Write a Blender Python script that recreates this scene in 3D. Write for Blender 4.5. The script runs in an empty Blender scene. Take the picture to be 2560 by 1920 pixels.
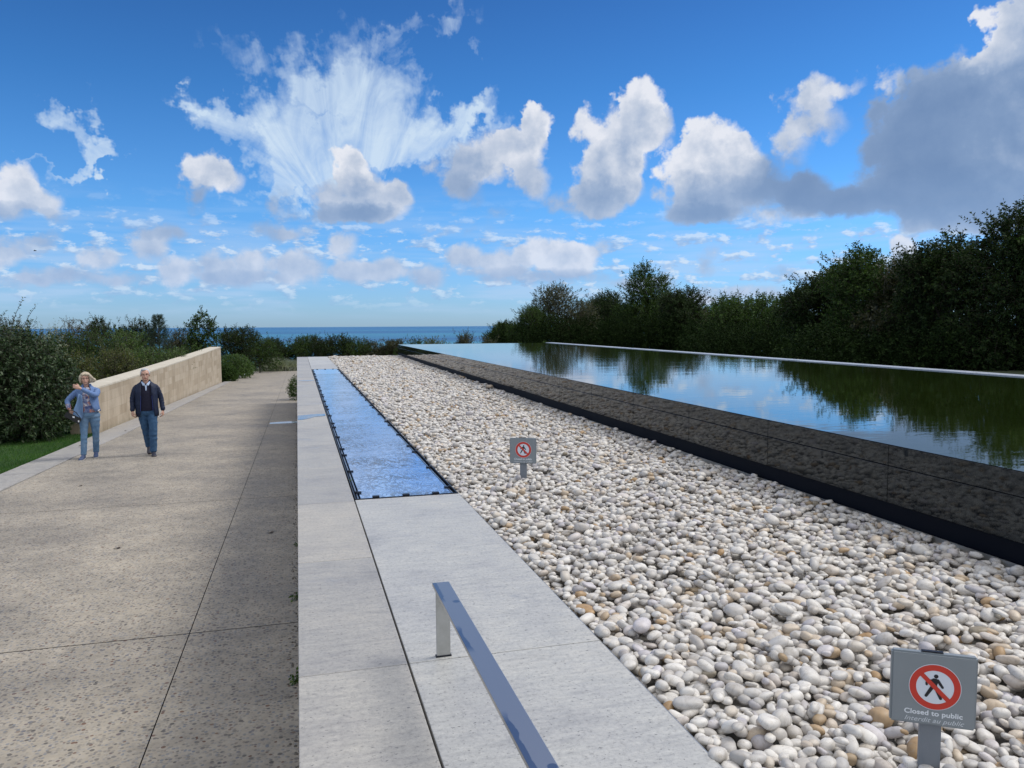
import bpy, bmesh, math, random
import numpy as np
from mathutils import Vector, Matrix

R = math.radians
scn = bpy.context.scene
col = scn.collection
# ------------------------------------------------------------------ camera
EYE = 1.2
yaw, pitch, roll = R(15.48), R(4.435), math.atan(0.0054)
cam_d = bpy.data.cameras.new('camera'); cam = bpy.data.objects.new('camera', cam_d); col.objects.link(cam)
cam_d.sensor_fit = 'HORIZONTAL'; cam_d.sensor_width = 36; cam_d.lens = 36 * 1934 / 2560
cam_d.clip_start = 0.05; cam_d.clip_end = 200000
fwd = Vector((math.sin(yaw) * math.cos(pitch), math.cos(yaw) * math.cos(pitch), -math.sin(pitch)))
rt0 = Vector((math.cos(yaw), -math.sin(yaw), 0)); up0 = rt0.cross(fwd)
rt = rt0 * math.cos(roll) - up0 * math.sin(roll); up = up0 * math.cos(roll) + rt0 * math.sin(roll)
m = Matrix((rt, up, -fwd)).transposed().to_4x4(); m.translation = (0, 0, EYE)
cam.matrix_world = m
scn.camera = cam
scn.render.resolution_x = 1024; scn.render.resolution_y = 768
# ------------------------------------------------------------------ sun, exposure
SUN_AZ, SUN_EL = R(84), R(50)          # azimuth from +Y (out to sea) towards +X
sd = bpy.data.lights.new('sun', 'SUN'); sd.energy = 2.25; sd.angle = R(22); sd.color = (1.0, 0.96, 0.90)
sun = bpy.data.objects.new('sun', sd); col.objects.link(sun)
sv = Vector((math.sin(SUN_AZ) * math.cos(SUN_EL), math.cos(SUN_AZ) * math.cos(SUN_EL), math.sin(SUN_EL)))
sun.rotation_euler = sv.to_track_quat('Z', 'Y').to_euler()
vs = scn.view_settings; vs.view_transform = 'Standard'; vs.look = 'None'; vs.exposure = 0.15; vs.gamma = 1

# ------------------------------------------------------------------ node helper
class NT:
    def __init__(s, tree):
        s.t = tree; s.n = tree.nodes; s.l = tree.links
    def put(s, sock, v):
        if v is None: return
        if isinstance(v, bpy.types.NodeSocket): s.l.new(v, sock)
        else:
            try: sock.default_value = v
            except Exception: sock.default_value = (*v, 1)
    def math(s, op, a, b=None, c=None, clamp=False):
        n = s.n.new('ShaderNodeMath'); n.operation = op; n.use_clamp = clamp
        s.put(n.inputs[0], a); s.put(n.inputs[1], b)
        if c is not None: s.put(n.inputs[2], c)
        return n.outputs[0]
    def vmath(s, op, a, b=None, scale=None):
        n = s.n.new('ShaderNodeVectorMath'); n.operation = op
        s.put(n.inputs[0], a); s.put(n.inputs[1], b)
        if scale is not None: s.put(n.inputs['Scale'], scale)
        return n.outputs['Value'] if op in ('LENGTH', 'DOT_PRODUCT') else n.outputs[0]
    def sep(s, v):
        n = s.n.new('ShaderNodeSeparateXYZ'); s.put(n.inputs[0], v); return n.outputs
    def comb(s, x=0, y=0, z=0):
        n = s.n.new('ShaderNodeCombineXYZ'); s.put(n.inputs[0], x); s.put(n.inputs[1], y); s.put(n.inputs[2], z); return n.outputs[0]
    def noise(s, v, scale, detail=4, rough=.5, lac=2, dist=0, color=False, dim='3D'):
        n = s.n.new('ShaderNodeTexNoise'); n.noise_dimensions = dim
        s.put(n.inputs['Vector'], v); s.put(n.inputs['Scale'], scale); s.put(n.inputs['Detail'], detail)
        s.put(n.inputs['Roughness'], rough); s.put(n.inputs['Lacunarity'], lac); s.put(n.inputs['Distortion'], dist)
        return n.outputs['Color'] if color else n.outputs[0]
    def voro(s, v, scale, feature='F1', rnd=1, out='Distance', smooth=None, dim='3D'):
        n = s.n.new('ShaderNodeTexVoronoi'); n.feature = feature; n.voronoi_dimensions = dim
        s.put(n.inputs['Vector'], v); s.put(n.inputs['Scale'], scale); s.put(n.inputs['Randomness'], rnd)
        if smooth is not None: s.put(n.inputs['Smoothness'], smooth)
        return n.outputs[out]
    def mapr(s, v, a, b, c=0, d=1, smooth=False, clamp=True):
        n = s.n.new('ShaderNodeMapRange'); n.clamp = clamp
        if smooth: n.interpolation_type = 'SMOOTHSTEP'
        for i, x in enumerate((v, a, b, c, d)): s.put(n.inputs[i], x)
        return n.outputs[0]
    def mix(s, f, a, b, mode='MIX'):
        n = s.n.new('ShaderNodeMix'); n.data_type = 'RGBA'; n.blend_type = mode
        s.put(n.inputs[0], f); s.put(n.inputs[6], a if isinstance(a, bpy.types.NodeSocket) else (*a[:3], 1))
        s.put(n.inputs[7], b if isinstance(b, bpy.types.NodeSocket) else (*b[:3], 1))
        return n.outputs[2]
    def ramp(s, v, stops, interp='LINEAR'):
        n = s.n.new('ShaderNodeValToRGB'); n.color_ramp.interpolation = interp
        e = n.color_ramp.elements
        while len(e) < len(stops): e.new(.5)
        for i, (p, c) in enumerate(stops):
            e[i].position = p; e[i].color = (*c, 1) if len(c) == 3 else c
        s.put(n.inputs[0], v); return n.outputs[0]
    def scalev(s, v, k): return s.vmath('MULTIPLY', v, k)
    def coord(s, kind='Object'):
        return s.n.new('ShaderNodeTexCoord').outputs[kind]
    def bump(s, h, strength=.3, dist=.01, normal=None):
        n = s.n.new('ShaderNodeBump'); s.put(n.inputs['Height'], h); s.put(n.inputs['Strength'], strength); s.put(n.inputs['Distance'], dist)
        if normal is not None: s.put(n.inputs['Normal'], normal)
        return n.outputs[0]

def mat(name, base=(.5, .5, .5), rough=.6, metal=0, spec=.5, build=None):
    mt = bpy.data.materials.new(name); mt.use_nodes = True
    nt = NT(mt.node_tree); b = mt.node_tree.nodes['Principled BSDF']
    b.inputs['Base Color'].default_value = (*base, 1); b.inputs['Roughness'].default_value = rough
    b.inputs['Metallic'].default_value = metal; b.inputs['Specular IOR Level'].default_value = spec
    if build: build(nt, b.inputs)
    return mt

# ------------------------------------------------------------------ sky: Nishita + procedural clouds laid out by azimuth / elevation
CUMULUS=[
(-17.04, 8.6, 1.86, 1.58, -150.6, 1.0, 0.95),(-15.49, 7.9, 1.82, 1.2, 168.97, 1.0, 0.8),(-17.36, 6.93, 2.16, 0.82, -174.77, 0.8, 0.45),(-14.67, 6.88, 1.24, 0.64, 160.63, 0.5, 0.4),
(-16.61, 5.02, 2.2, 1.18, -175.01, 0.75, 0.5),(-15.22, 5.65, 1.38, 0.85, -173.59, 0.6, 0.45),(-17.73, 4.12, 1.67, 0.95, -175.25, 0.7, 0.75),(-5.81, 10.47, 1.76, 1.07, -173.03, 0.9, 0.8),
(-4.51, 9.94, 1.5, 1.14, -169.61, 0.9, 0.8),(-6.3, 9.09, 1.17, 0.89, -169.25, 0.6, 0.4),(-6.32, 8.34, 1.06, 0.96, 57.56, 0.5, 0.25),(-8.96, 6.4, 2.51, 0.73, 177.52, 0.6, 0.35),
(-9.29, 5.27, 1.75, 1.55, -161.29, 0.9, 0.62),(-7.7, 6.06, 1.43, 0.55, -177.02, 0.5, 0.4),(3.82, 11.4, 1.27, 1.2, 52.21, 1.1, 0.95),(4.32, 10.32, 1.58, 1.42, 76.44, 1.1, 0.9),
(3.22, 9.03, 2.6, 1.73, -166.74, 1.0, 0.62),(6.15, 8.94, 2.58, 1.63, 158.04, 1.0, 0.72),(3.36, 7.82, 4.2, 0.96, -178.51, 1.0, 0.3),(5.31, 7.96, 2.62, 0.97, -178.55, 0.7, 0.3),
(-0.6, 8.43, 1.57, 1.12, 84.61, 0.6, 0.35),(7.57, 9.35, 1.13, 0.9, -175.7, 0.6, 0.7),(-1.89, 6.44, 2.46, 0.89, 177.0, 0.7, 0.4),(0.45, 6.57, 1.91, 0.76, -172.98, 0.6, 0.55),
(3.15, 5.82, 1.81, 1.3, -176.72, 0.9, 0.7),(17.39, 14.21, 1.42, 1.34, 94.63, 1.1, 0.95),(16.38, 12.83, 2.16, 1.9, -165.18, 1.1, 0.85),(14.02, 12.05, 2.84, 1.9, -158.5, 1.0, 0.72),
(11.66, 11.09, 2.34, 2.1, -160.13, 0.9, 0.5),(11.98, 9.5, 1.85, 1.45, -178.33, 0.6, 0.35),(17.04, 10.29, 1.68, 1.6, 175.79, 0.9, 0.6),(13.99, 8.2, 2.03, 0.98, -179.99, 0.4, 0.35),
(13.31, 6.73, 1.69, 0.79, -179.93, 0.35, 0.35),(24.84, 15.3, 1.93, 1.58, -175.87, 1.1, 0.95),(25.18, 13.68, 2.23, 1.99, -153.28, 1.1, 0.82),(22.89, 12.69, 3.08, 2.72, 137.0, 1.1, 0.88),
(22.07, 10.2, 2.8, 2.54, 170.49, 1.1, 0.75),(21.24, 8.68, 3.18, 1.49, 178.47, 0.9, 0.4),(23.56, 10.79, 2.58, 1.68, 113.3, 0.9, 0.75),(29.68, 12.44, 2.41, 1.81, 171.08, 1.2, 1.0),
(28.91, 10.89, 3.07, 2.32, 172.32, 1.2, 0.98),(31.42, 11.06, 2.39, 1.79, 153.99, 1.1, 0.9),(28.3, 8.72, 2.83, 1.9, 175.3, 1.0, 0.55),(30.84, 8.61, 3.77, 1.88, 176.18, 1.0, 0.42),
(28.95, 7.59, 3.52, 1.08, 177.59, 0.8, 0.22),(34.22, 9.37, 3.39, 2.1, 163.75, 0.9, 0.16),(36.91, 8.44, 3.25, 1.5, 169.89, 0.9, 0.13),(39.22, 7.99, 2.56, 1.37, 174.04, 0.8, 0.16),
(34.86, 7.24, 2.69, 0.81, -174.89, 0.6, 0.7),(46.29, 10.65, 7.08, 5.09, 163.73, 1.3, 0.33),(42.16, 10.81, 4.38, 3.66, 111.24, 1.0, 0.18),(44.88, 7.72, 6.69, 2.69, 174.08, 1.2, 0.2),
(47.87, 13.64, 3.97, 3.28, 129.88, 1.1, 0.5),(43.38, 13.87, 3.26, 2.12, -170.02, 0.9, 0.28),(49.0, 8.72, 3.58, 2.75, 105.04, 1.0, 0.62),(44.93, 6.34, 3.86, 1.15, 175.54, 0.8, 0.62),
(51.19, 10.57, 6.58, 4.34, 100.71, 1.0, 0.4),(53.3, 6.7, 4.28, 3.06, 165.66, 1.0, 0.3),(46.38, 17.71, 1.25, 1.1, 139.02, 1.0, 1.0),(46.7, 15.76, 1.38, 0.98, -167.15, 1.0, 1.0),
(47.97, 16.93, 2.58, 1.82, 106.53, 1.2, 0.75),(49.55, 17.6, 2.66, 2.07, 124.9, 1.0, 0.8),(36.8, 15.33, 1.49, 1.26, 153.11, 0.62, 0.8),(35.75, 14.15, 1.74, 1.64, 150.96, 0.66, 0.72),
(35.2, 12.3, 1.91, 1.47, 100.18, 0.66, 0.62),(38.46, 15.29, 1.51, 0.75, -173.75, 0.52, 0.75),(37.37, 13.13, 1.59, 1.49, 129.69, 0.6, 0.6),(41.08, 15.44, 0.94, 0.8, 132.33, 0.62, 0.7),
(12.27, 4.74, 2.23, 1.53, -179.58, 1.0, 0.66),(15.15, 4.66, 2.24, 1.4, 179.76, 1.0, 0.72),(18.21, 5.21, 3.25, 1.53, 179.32, 1.1, 0.95),(20.07, 4.69, 2.36, 1.53, 178.79, 1.1, 0.95),
(22.09, 5.59, 1.13, 1.0, -155.76, 0.6, 0.62),(16.68, 3.45, 6.8, 0.87, 179.62, 0.8, 0.45),(22.43, 3.32, 2.68, 0.74, 179.21, 0.5, 0.5),(-12.18, 4.33, 1.71, 1.01, -175.81, 0.9, 0.75),
(-14.57, 3.23, 2.81, 0.93, -177.99, 0.9, 0.5),(-11.16, 3.07, 2.99, 0.78, -178.55, 0.8, 0.5),(-7.74, 3.54, 1.62, 1.35, -171.04, 1.0, 0.75),(-5.59, 4.05, 1.78, 1.43, -172.91, 1.0, 0.6),
(-3.03, 4.26, 2.02, 1.52, -175.18, 1.0, 0.72),(-3.67, 3.14, 3.95, 0.83, -179.12, 0.8, 0.45),(0.32, 4.06, 2.66, 1.81, -177.27, 1.1, 0.66),(3.92, 3.77, 2.09, 1.38, -178.25, 1.0, 0.66),
(6.39, 4.05, 1.99, 1.32, -178.59, 1.0, 0.62),(9.39, 3.47, 2.02, 1.34, -179.28, 0.8, 0.55),(-16.83, 2.74, 2.19, 0.57, -178.34, 0.6, 0.6),(34.49, 3.36, 1.82, 0.83, -176.8, 0.6, 0.45),
(29.79, 4.99, 1.44, 0.85, -139.97, 0.4, 0.5),(42.08, 4.69, 1.33, 1.18, 108.95, 1.0, 0.95),(41.57, 3.66, 2.2, 1.08, 176.64, 0.7, 0.6),(29.48, 3.86, 1.09, 0.85, 175.59, 0.5, 0.5),
(32.16, 4.38, 1.55, 0.45, -173.54, 0.5, 0.5),(25.43, 2.78, 3.96, 0.86, 179.14, 0.7, 0.6),(31.89, 2.19, 5.64, 0.78, 179.0, 0.7, 0.6),(29.03, 1.58, 1.93, 0.59, 179.15, 0.7, 0.9)]
CIRRUS=[
(4.46, 13.88, 5.5, 3.63, -174.95, 1.0),(2.28, 16.45, 4.46, 1.55, 150.03, 0.7),(-0.21, 16.57, 4.4, 1.09, 157.2, 0.5),(3.91, 17.99, 2.88, 1.59, 86.64, 0.55),
(6.46, 16.95, 3.73, 2.15, 53.85, 0.6),(-0.91, 13.9, 2.69, 1.53, 166.49, 0.8),(7.05, 13.05, 3.61, 1.54, -177.85, 0.9),(2.18, 12.26, 5.1, 1.53, -177.11, 0.9),
(-4.84, 13.33, 2.51, 1.38, 149.04, 0.9),(-6.26, 14.22, 1.63, 0.49, 148.51, 0.5),(12.37, 14.53, 2.66, 1.23, -161.83, 0.85),(10.68, 12.82, 2.3, 0.89, -142.32, 0.8),
(13.37, 14.39, 2.0, 0.68, 171.31, 0.6),(0.23, 10.02, 2.76, 1.58, 163.83, 0.7),(1.51, 10.85, 2.22, 1.24, -175.98, 0.7),(-1.98, 8.85, 2.77, 0.74, -177.26, 0.55),
(-0.41, 9.69, 1.25, 0.74, -175.44, 0.8),(-13.87, 13.28, 1.21, 0.74, 133.09, 0.7),(-12.92, 11.75, 2.09, 0.99, 109.83, 0.85),(-12.32, 10.55, 1.65, 0.81, -156.84, 1.0),
(-14.03, 9.83, 2.57, 0.44, -172.49, 0.7),(-16.01, 9.92, 2.21, 0.27, -174.28, 0.45),(13.42, 19.29, 1.33, 0.34, -179.57, 0.3),(8.8, 19.91, 4.26, 0.68, -161.05, 0.3),
(11.45, 21.1, 2.52, 0.88, -145.49, 0.3)]

def build_world():
    w = bpy.data.worlds.new('World'); scn.world = w; w.use_nodes = True
    nt = NT(w.node_tree); bg = w.node_tree.nodes['Background']
    sky = nt.n.new('ShaderNodeTexSky'); sky.sky_type = 'NISHITA'; sky.sun_disc = False
    sky.sun_elevation = SUN_EL; sky.sun_rotation = SUN_AZ
    sky.altitude = 60; sky.air_density = 1.0; sky.dust_density = 0.25; sky.ozone_density = 2.2
    d = nt.coord('Generated')
    x, y, z = nt.sep(d)
    el = nt.math('MULTIPLY', nt.math('ARCSINE', z), 57.2958)
    az = nt.math('MULTIPLY', nt.math('ARCTAN2', x, y), 57.2958)
    P = nt.comb(az, el, 0)
    # blue of the air: deep overhead, pale at the horizon
    tint = nt.ramp(nt.mapr(el, 0, 40), [(0, (.47, .76, 1.36)), (.08, (.45, .78, 1.34)), (.2, (.40, .83, 1.32)), (.40, (.26, .66, 1.10)), (.6, (.20, .50, .89)), (1, (.18, .44, .80))])
    skc = nt.mix(1, sky.outputs[0], tint, 'MULTIPLY')
    # warp
    w1 = nt.vmath('SUBTRACT', nt.noise(P, .42, 4, .6, color=True, dim='2D'), (.5, .5, .5))
    wk = nt.mapr(el, 4, 13, .35, 1)
    PW = nt.vmath('ADD', P, nt.scalev(w1, nt.comb(nt.math('MULTIPLY', wk, 3.0), nt.math('MULTIPLY', wk, 2.4), 0)))
    def vma(a, b, c):
        n = nt.n.new('ShaderNodeVectorMath'); n.operation = 'MULTIPLY_ADD'
        for k_, v_ in enumerate((a, b, c)): nt.put(n.inputs[k_], v_)
        return n.outputs[0]
    def blobs(vec, B, grow0, light=True):
        """sum of soft ellipses, three at a time"""
        vx, vy, _ = nt.sep(vec); AX = nt.comb(vx, vx, vx); AY = nt.comb(vy, vy, vy)
        B = list(B) + [(0, -80, 1, 1, 0, 0, 0)] * (-len(B) % 3); Fs = Ls = None
        B.sort(key=lambda b_: abs(b_[4]) > 5)
        for k_ in range(0, len(B), 3):
            co = []; flat = all(abs(b_[4]) <= 5 for b_ in B[k_:k_ + 3])
            for b in B[k_:k_ + 3]:
                a, e, ra, re, rot, wt = b[:6]; t = 0 if flat else R(rot); grow = grow0 * (1 if e > 8 else .86); c_, s_ = math.cos(t), math.sin(t); ra *= grow; re *= grow
                co.append((c_ / ra, s_ / ra, -(a * c_ + e * s_) / ra, -s_ / re, c_ / re, (a * s_ - e * c_) / re, wt, b[6] if len(b) > 6 else 0))
            g = lambda q_: tuple(c[q_] for c in co)
            X = vma(AX, g(0), g(2)); Y = vma(AY, g(4), g(5))
            if not flat: X = vma(AY, g(1), X); Y = vma(AX, g(3), Y)
            r2 = vma(X, X, nt.vmath('MULTIPLY', Y, Y))
            f = nt.vmath('MAXIMUM', vma(r2, tuple(-v_ for v_ in g(6)), g(6)), (0, 0, 0))
            fs = nt.vmath('DOT_PRODUCT', f, (1, 1, 1)); Fs = fs if Fs is None else nt.math('ADD', Fs, fs)
            if light: ls = nt.vmath('DOT_PRODUCT', f, g(7)); Ls = ls if Ls is None else nt.math('ADD', Ls, ls)
        return Fs, Ls
    F, L = blobs(PW, CUMULUS, 1.06)
    Lb = nt.math('DIVIDE', L, nt.math('ADD', F, .02))
    n1 = nt.noise(P, .42, 7, .58, dim='2D')
    n2 = nt.noise(nt.vmath('ADD', P, (.55, .75, 0)), .42, 5, .58, dim='2D')
    vb = nt.voro(nt.vmath('ADD', P, nt.scalev(w1, (1.2, 1.2, 0))), 1.05, 'F1', dim='2D')
    dens = nt.math('ADD', F, nt.math('MULTIPLY', nt.math('SUBTRACT', n1, .5), 1.35))
    dens = nt.math('SUBTRACT', dens, nt.math('MULTIPLY', vb, .10))
    edge_hi = nt.mapr(Lb, .25, .9, 1.05, .62)
    alpha = nt.mapr(dens, .07, edge_hi, 0, 1, smooth=True)
    alpha = nt.math('MULTIPLY', alpha, nt.mapr(F, 0, .12))
    rel = nt.math('SUBTRACT', n1, n2)
    lit = nt.math('ADD', Lb, nt.math('MULTIPLY', rel, nt.mapr(Lb, .15, .7, .15, .70)))
    lit = nt.math('SUBTRACT', lit, nt.math('MULTIPLY', nt.math('SUBTRACT', vb, .4), nt.mapr(Lb, .2, .8, .0, .12)))
    # sunlit rims at the top of each cloud, greyer thick hearts
    lit = nt.math('SUBTRACT', lit, nt.mapr(dens, .7, 1.9, -.04, .20))
    cc = nt.ramp(lit, [(0, (1.55, 2.45, 4.2)), (.22, (2.0, 2.95, 4.7)), (.45, (3.1, 4.0, 5.6)), (.72, (5.0, 5.6, 6.7)), (1, (7.3, 7.5, 8.1))])
    # band of far flat cumulus and thin veils low over the sea
    Pl = nt.scalev(P, (.40, .95, 1)); 
    nb = nt.noise(Pl, 1.15, 5, .6, dim='2D'); nb2 = nt.noise(nt.vmath('ADD', Pl, (.16, .28, 0)), 1.15, 3, .6, dim='2D')
    win = nt.math('MULTIPLY', nt.mapr(el, .6, 3.2, 0, 1, True), nt.mapr(el, 5.2, 9.5, 1, 0, True))
    ba = nt.math('MULTIPLY', nt.mapr(nb, .50, .64, 0, .75, True), win)
    bc = nt.ramp(nt.math('ADD', .5, nt.math('MULTIPLY', nt.math('SUBTRACT', nb, nb2), 3.2)), [(0, (2.5, 3.8, 6.2)), (.5, (3.5, 4.9, 7.1)), (1, (6.2, 7.2, 8.4))])
    veil = nt.math('MULTIPLY', nt.mapr(nt.noise(nt.scalev(P, (.05, .5, 1)), 1.6, 3, .6, dim='2D'), .4, .7, 0, .55, True), nt.math('MULTIPLY', nt.mapr(el, .3, 2, 0, 1), nt.mapr(el, 3, 10, 1, 0)))
    c = nt.mix(veil, skc, (4.3, 5.8, 8.0))
    # high cirrus: fan of fibres from one point
    q = nt.vmath('SUBTRACT', P, (4.0, 4.5, 0)); qx, qy, _ = nt.sep(q)
    ang = nt.math('ARCTAN2', qy, qx); rad = nt.vmath('LENGTH', q)
    fib = nt.noise(nt.comb(nt.math('MULTIPLY', ang, 2.5), nt.math('MULTIPLY', rad, .08), 0), 1.5, 5, .6, dist=.8, dim='2D')
    fib2 = nt.noise(P, .35, 5, .65, dist=.6, dim='2D')
    wc = nt.vmath('ADD', P, nt.scalev(w1, (6, 6, 0)))
    G, _ = blobs(wc, CIRRUS, 1.25, False); G = nt.math('MINIMUM', G, 1.25)
    cd = nt.math('ADD', G, nt.math('ADD', nt.math('MULTIPLY_ADD', fib, 2.3, -1.15), nt.math('MULTIPLY_ADD', fib2, .8, -.40)))
    ca = nt.math('MULTIPLY', nt.mapr(cd, .12, 1.6, 0, .88), nt.mapr(G, 0, .45))
    c = nt.mix(ca, c, (5.9, 7.1, 8.3))
    c = nt.mix(ba, c, bc)
    cc = nt.mix(nt.mapr(el, 1, 10, .48, 0), cc, (3.3, 5.0, 7.9))
    c = nt.mix(nt.math('MULTIPLY', alpha, .97), c, cc)
    # unseen bright cloud added overhead and behind the camera for white fill light
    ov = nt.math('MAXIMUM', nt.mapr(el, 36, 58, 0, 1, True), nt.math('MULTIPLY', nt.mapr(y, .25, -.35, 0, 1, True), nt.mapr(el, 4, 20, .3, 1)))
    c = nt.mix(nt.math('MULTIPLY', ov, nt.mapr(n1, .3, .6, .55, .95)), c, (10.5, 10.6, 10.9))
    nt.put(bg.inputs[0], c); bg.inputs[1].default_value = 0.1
    w.cycles.sampling_method = 'MANUAL'; w.cycles.sample_map_resolution = 512
build_world()

# ------------------------------------------------------------------ object helpers
def tag(o, label=None, cat=None, group=None, kind=None):
    if label: o['label'] = label
    if cat: o['category'] = cat
    if group: o['group'] = group
    if kind: o['kind'] = kind
    return o
def empty(name, loc=(0, 0, 0), rz=0, **k):
    o = bpy.data.objects.new(name, None); col.objects.link(o); o.location = loc; o.rotation_euler = (0, 0, rz); o.empty_display_size = .1
    return tag(o, **k)
def meshobj(name, verts, faces, m=None, parent=None, smooth=False, loc=None):
    me = bpy.data.meshes.new(name)
    me.from_pydata([tuple(v) for v in verts], [], [tuple(f) for f in faces]); me.update()
    if smooth: me.polygons.foreach_set('use_smooth', [True] * len(me.polygons))
    o = bpy.data.objects.new(name, me); col.objects.link(o)
    if m: me.materials.append(m)
    if parent: o.parent = parent
    if loc: o.location = loc
    return o
def npmesh(name, V, Fq, m=None, parent=None, smooth=True, attr=None):
    """V (n,3), Fq (k,s) fast mesh"""
    me = bpy.data.meshes.new(name); k, s = Fq.shape
    me.vertices.add(len(V)); me.vertices.foreach_set('co', V.astype(np.float32).ravel())
    me.loops.add(k * s); me.loops.foreach_set('vertex_index', Fq.astype(np.int32).ravel())
    me.polygons.add(k); me.polygons.foreach_set('loop_start', np.arange(0, k * s, s, dtype=np.int32))
    me.polygons.foreach_set('use_smooth', np.full(k, smooth)); me.update(calc_edges=True)
    if attr is not None:
        a = me.attributes.new(attr[0], 'FLOAT', 'POINT'); a.data.foreach_set('value', attr[1].astype(np.float32))
    o = bpy.data.objects.new(name, me); col.objects.link(o)
    if m: me.materials.append(m)
    if parent: o.parent = parent
    return o
class MB:
    def __init__(s): s.bm = bmesh.new()
    def box(s, x0, x1, y0, y1, z0, z1, bevel=0, rot=None):
        r = bmesh.ops.create_cube(s.bm, size=1); vs_ = r['verts']
        for v in vs_:
            v.co = Vector((x0 + (v.co.x + .5) * (x1 - x0), y0 + (v.co.y + .5) * (y1 - y0), z0 + (v.co.z + .5) * (z1 - z0)))
        if bevel:
            es = list({e for v in vs_ for e in v.link_edges})
            bmesh.ops.bevel(s.bm, geom=es, offset=bevel, segments=2, affect='EDGES', profile=.6)
        return s
    def tube(s, pts, rad, n=8, cap=True):
        pts = [Vector(p) for p in pts]; rings = []
        prev = None
        for i, p in enumerate(pts):
            t = (pts[min(i + 1, len(pts) - 1)] - pts[max(i - 1, 0)]).normalized()
            a = t.orthogonal().normalized() if prev is None else (prev - t * prev.dot(t)).normalized()
            prev = a; b = t.cross(a); r = rad[i] if hasattr(rad, '__len__') else rad
            rings.append([s.bm.verts.new(p + (a * math.cos(2 * math.pi * k / n) + b * math.sin(2 * math.pi * k / n)) * r) for k in range(n)])
        for A, B in zip(rings, rings[1:]):
            for k in range(n): s.bm.faces.new((A[k], A[(k + 1) % n], B[(k + 1) % n], B[k]))
        if cap: s.bm.faces.new(rings[0][::-1]); s.bm.faces.new(rings[-1])
        return s
    def poly(s, pts):
        s.bm.faces.new([s.bm.verts.new(p) for p in pts]); return s
    def prism(s, pts, d):
        """pts planar loop, d extrude vector"""
        a = [s.bm.verts.new(p) for p in pts]; b = [s.bm.verts.new(Vector(p) + Vector(d)) for p in pts]; n = len(a)
        s.bm.faces.new(a[::-1]); s.bm.faces.new(b)
        for k in range(n): s.bm.faces.new((a[k], a[(k + 1) % n], b[(k + 1) % n], b[k]))
        return s
    def build(s, name, m=None, parent=None, smooth=False):
        bmesh.ops.recalc_face_normals(s.bm, faces=s.bm.faces)
        me = bpy.data.meshes.new(name); s.bm.to_mesh(me); s.bm.free()
        if smooth: me.polygons.foreach_set('use_smooth', [True] * len(me.polygons))
        o = bpy.data.objects.new(name, me); col.objects.link(o)
        if m: me.materials.append(m)
        if parent: o.parent = parent
        return o

# ------------------------------------------------------------------ materials of the setting
def pathz(y): return -0.93 - 0.026 * y
def m_path():
    def f(nt, b):
        P = nt.coord('Object')
        cell = nt.voro(P, 48, 'F1', out='Color'); dist = nt.voro(P, 48, 'F1')
        cell2 = nt.voro(P, 27, 'F1', out='Color'); dist2 = nt.voro(P, 27, 'F1')
        r, g, _ = nt.sep(cell); r2, g2, _ = nt.sep(cell2)
        stone = nt.ramp(r, [(0, (.24, .225, .20)), (.12, (.36, .33, .29)), (.30, (.44, .405, .35)), (.6, (.60, .55, .47)), (.8, (.42, .405, .385)), (.93, (.30, .32, .35)), (.97, (.22, .12, .08)), (1, (.48, .44, .38))])
        stone2 = nt.ramp(r2, [(0, (.16, .15, .14)), (.5, (.34, .31, .27)), (.75, (.23, .235, .26)), (.92, (.28, .17, .12)), (1, (.45, .42, .36))])
        mort = nt.mix(nt.noise(P, 14, 3), (.52, .462, .375), (.62, .56, .465))
        c = nt.mix(nt.mapr(dist, .38, .58), stone, mort)
        big = nt.math('MULTIPLY', nt.mapr(dist2, .30, .40, 1, 0), nt.math('GREATER_THAN', g2, .72))
        c = nt.mix(big, c, stone2)
        st = nt.noise(P, .8, 5, .6); c = nt.mix(1, c, nt.ramp(st, [(.25, (.42, .415, .41)), (.5, (.585, .575, .56)), (.75, (.72, .705, .68))]), 'MULTIPLY')
        sb = nt.noise(P, 2.6, 6, .75); c = nt.mix(.8, c, nt.ramp(sb, [(.3, (.78, .79, .80)), (.5, (1, 1, 1)), (.7, (1.12, 1.11, 1.09))]), 'MULTIPLY')
        st2 = nt.noise(P, 9, 4, .7); c = nt.mix(.7, c, nt.ramp(st2, [(.3, (.78, .78, .78)), (.7, (1.15, 1.15, 1.15))]), 'MULTIPLY')
        nt.put(b['Base Color'], c)
        pit = nt.math('ADD', nt.mapr(dist, .1, .5, 1, .2), nt.noise(P, 90, 3, .7))
        nt.put(b['Normal'], nt.bump(pit, .45, .003)); nt.put(b['Roughness'], nt.mapr(st, .3, .7, .62, .9))
    return mat('exposed_aggregate', rough=.8, spec=.35, build=f)
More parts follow.
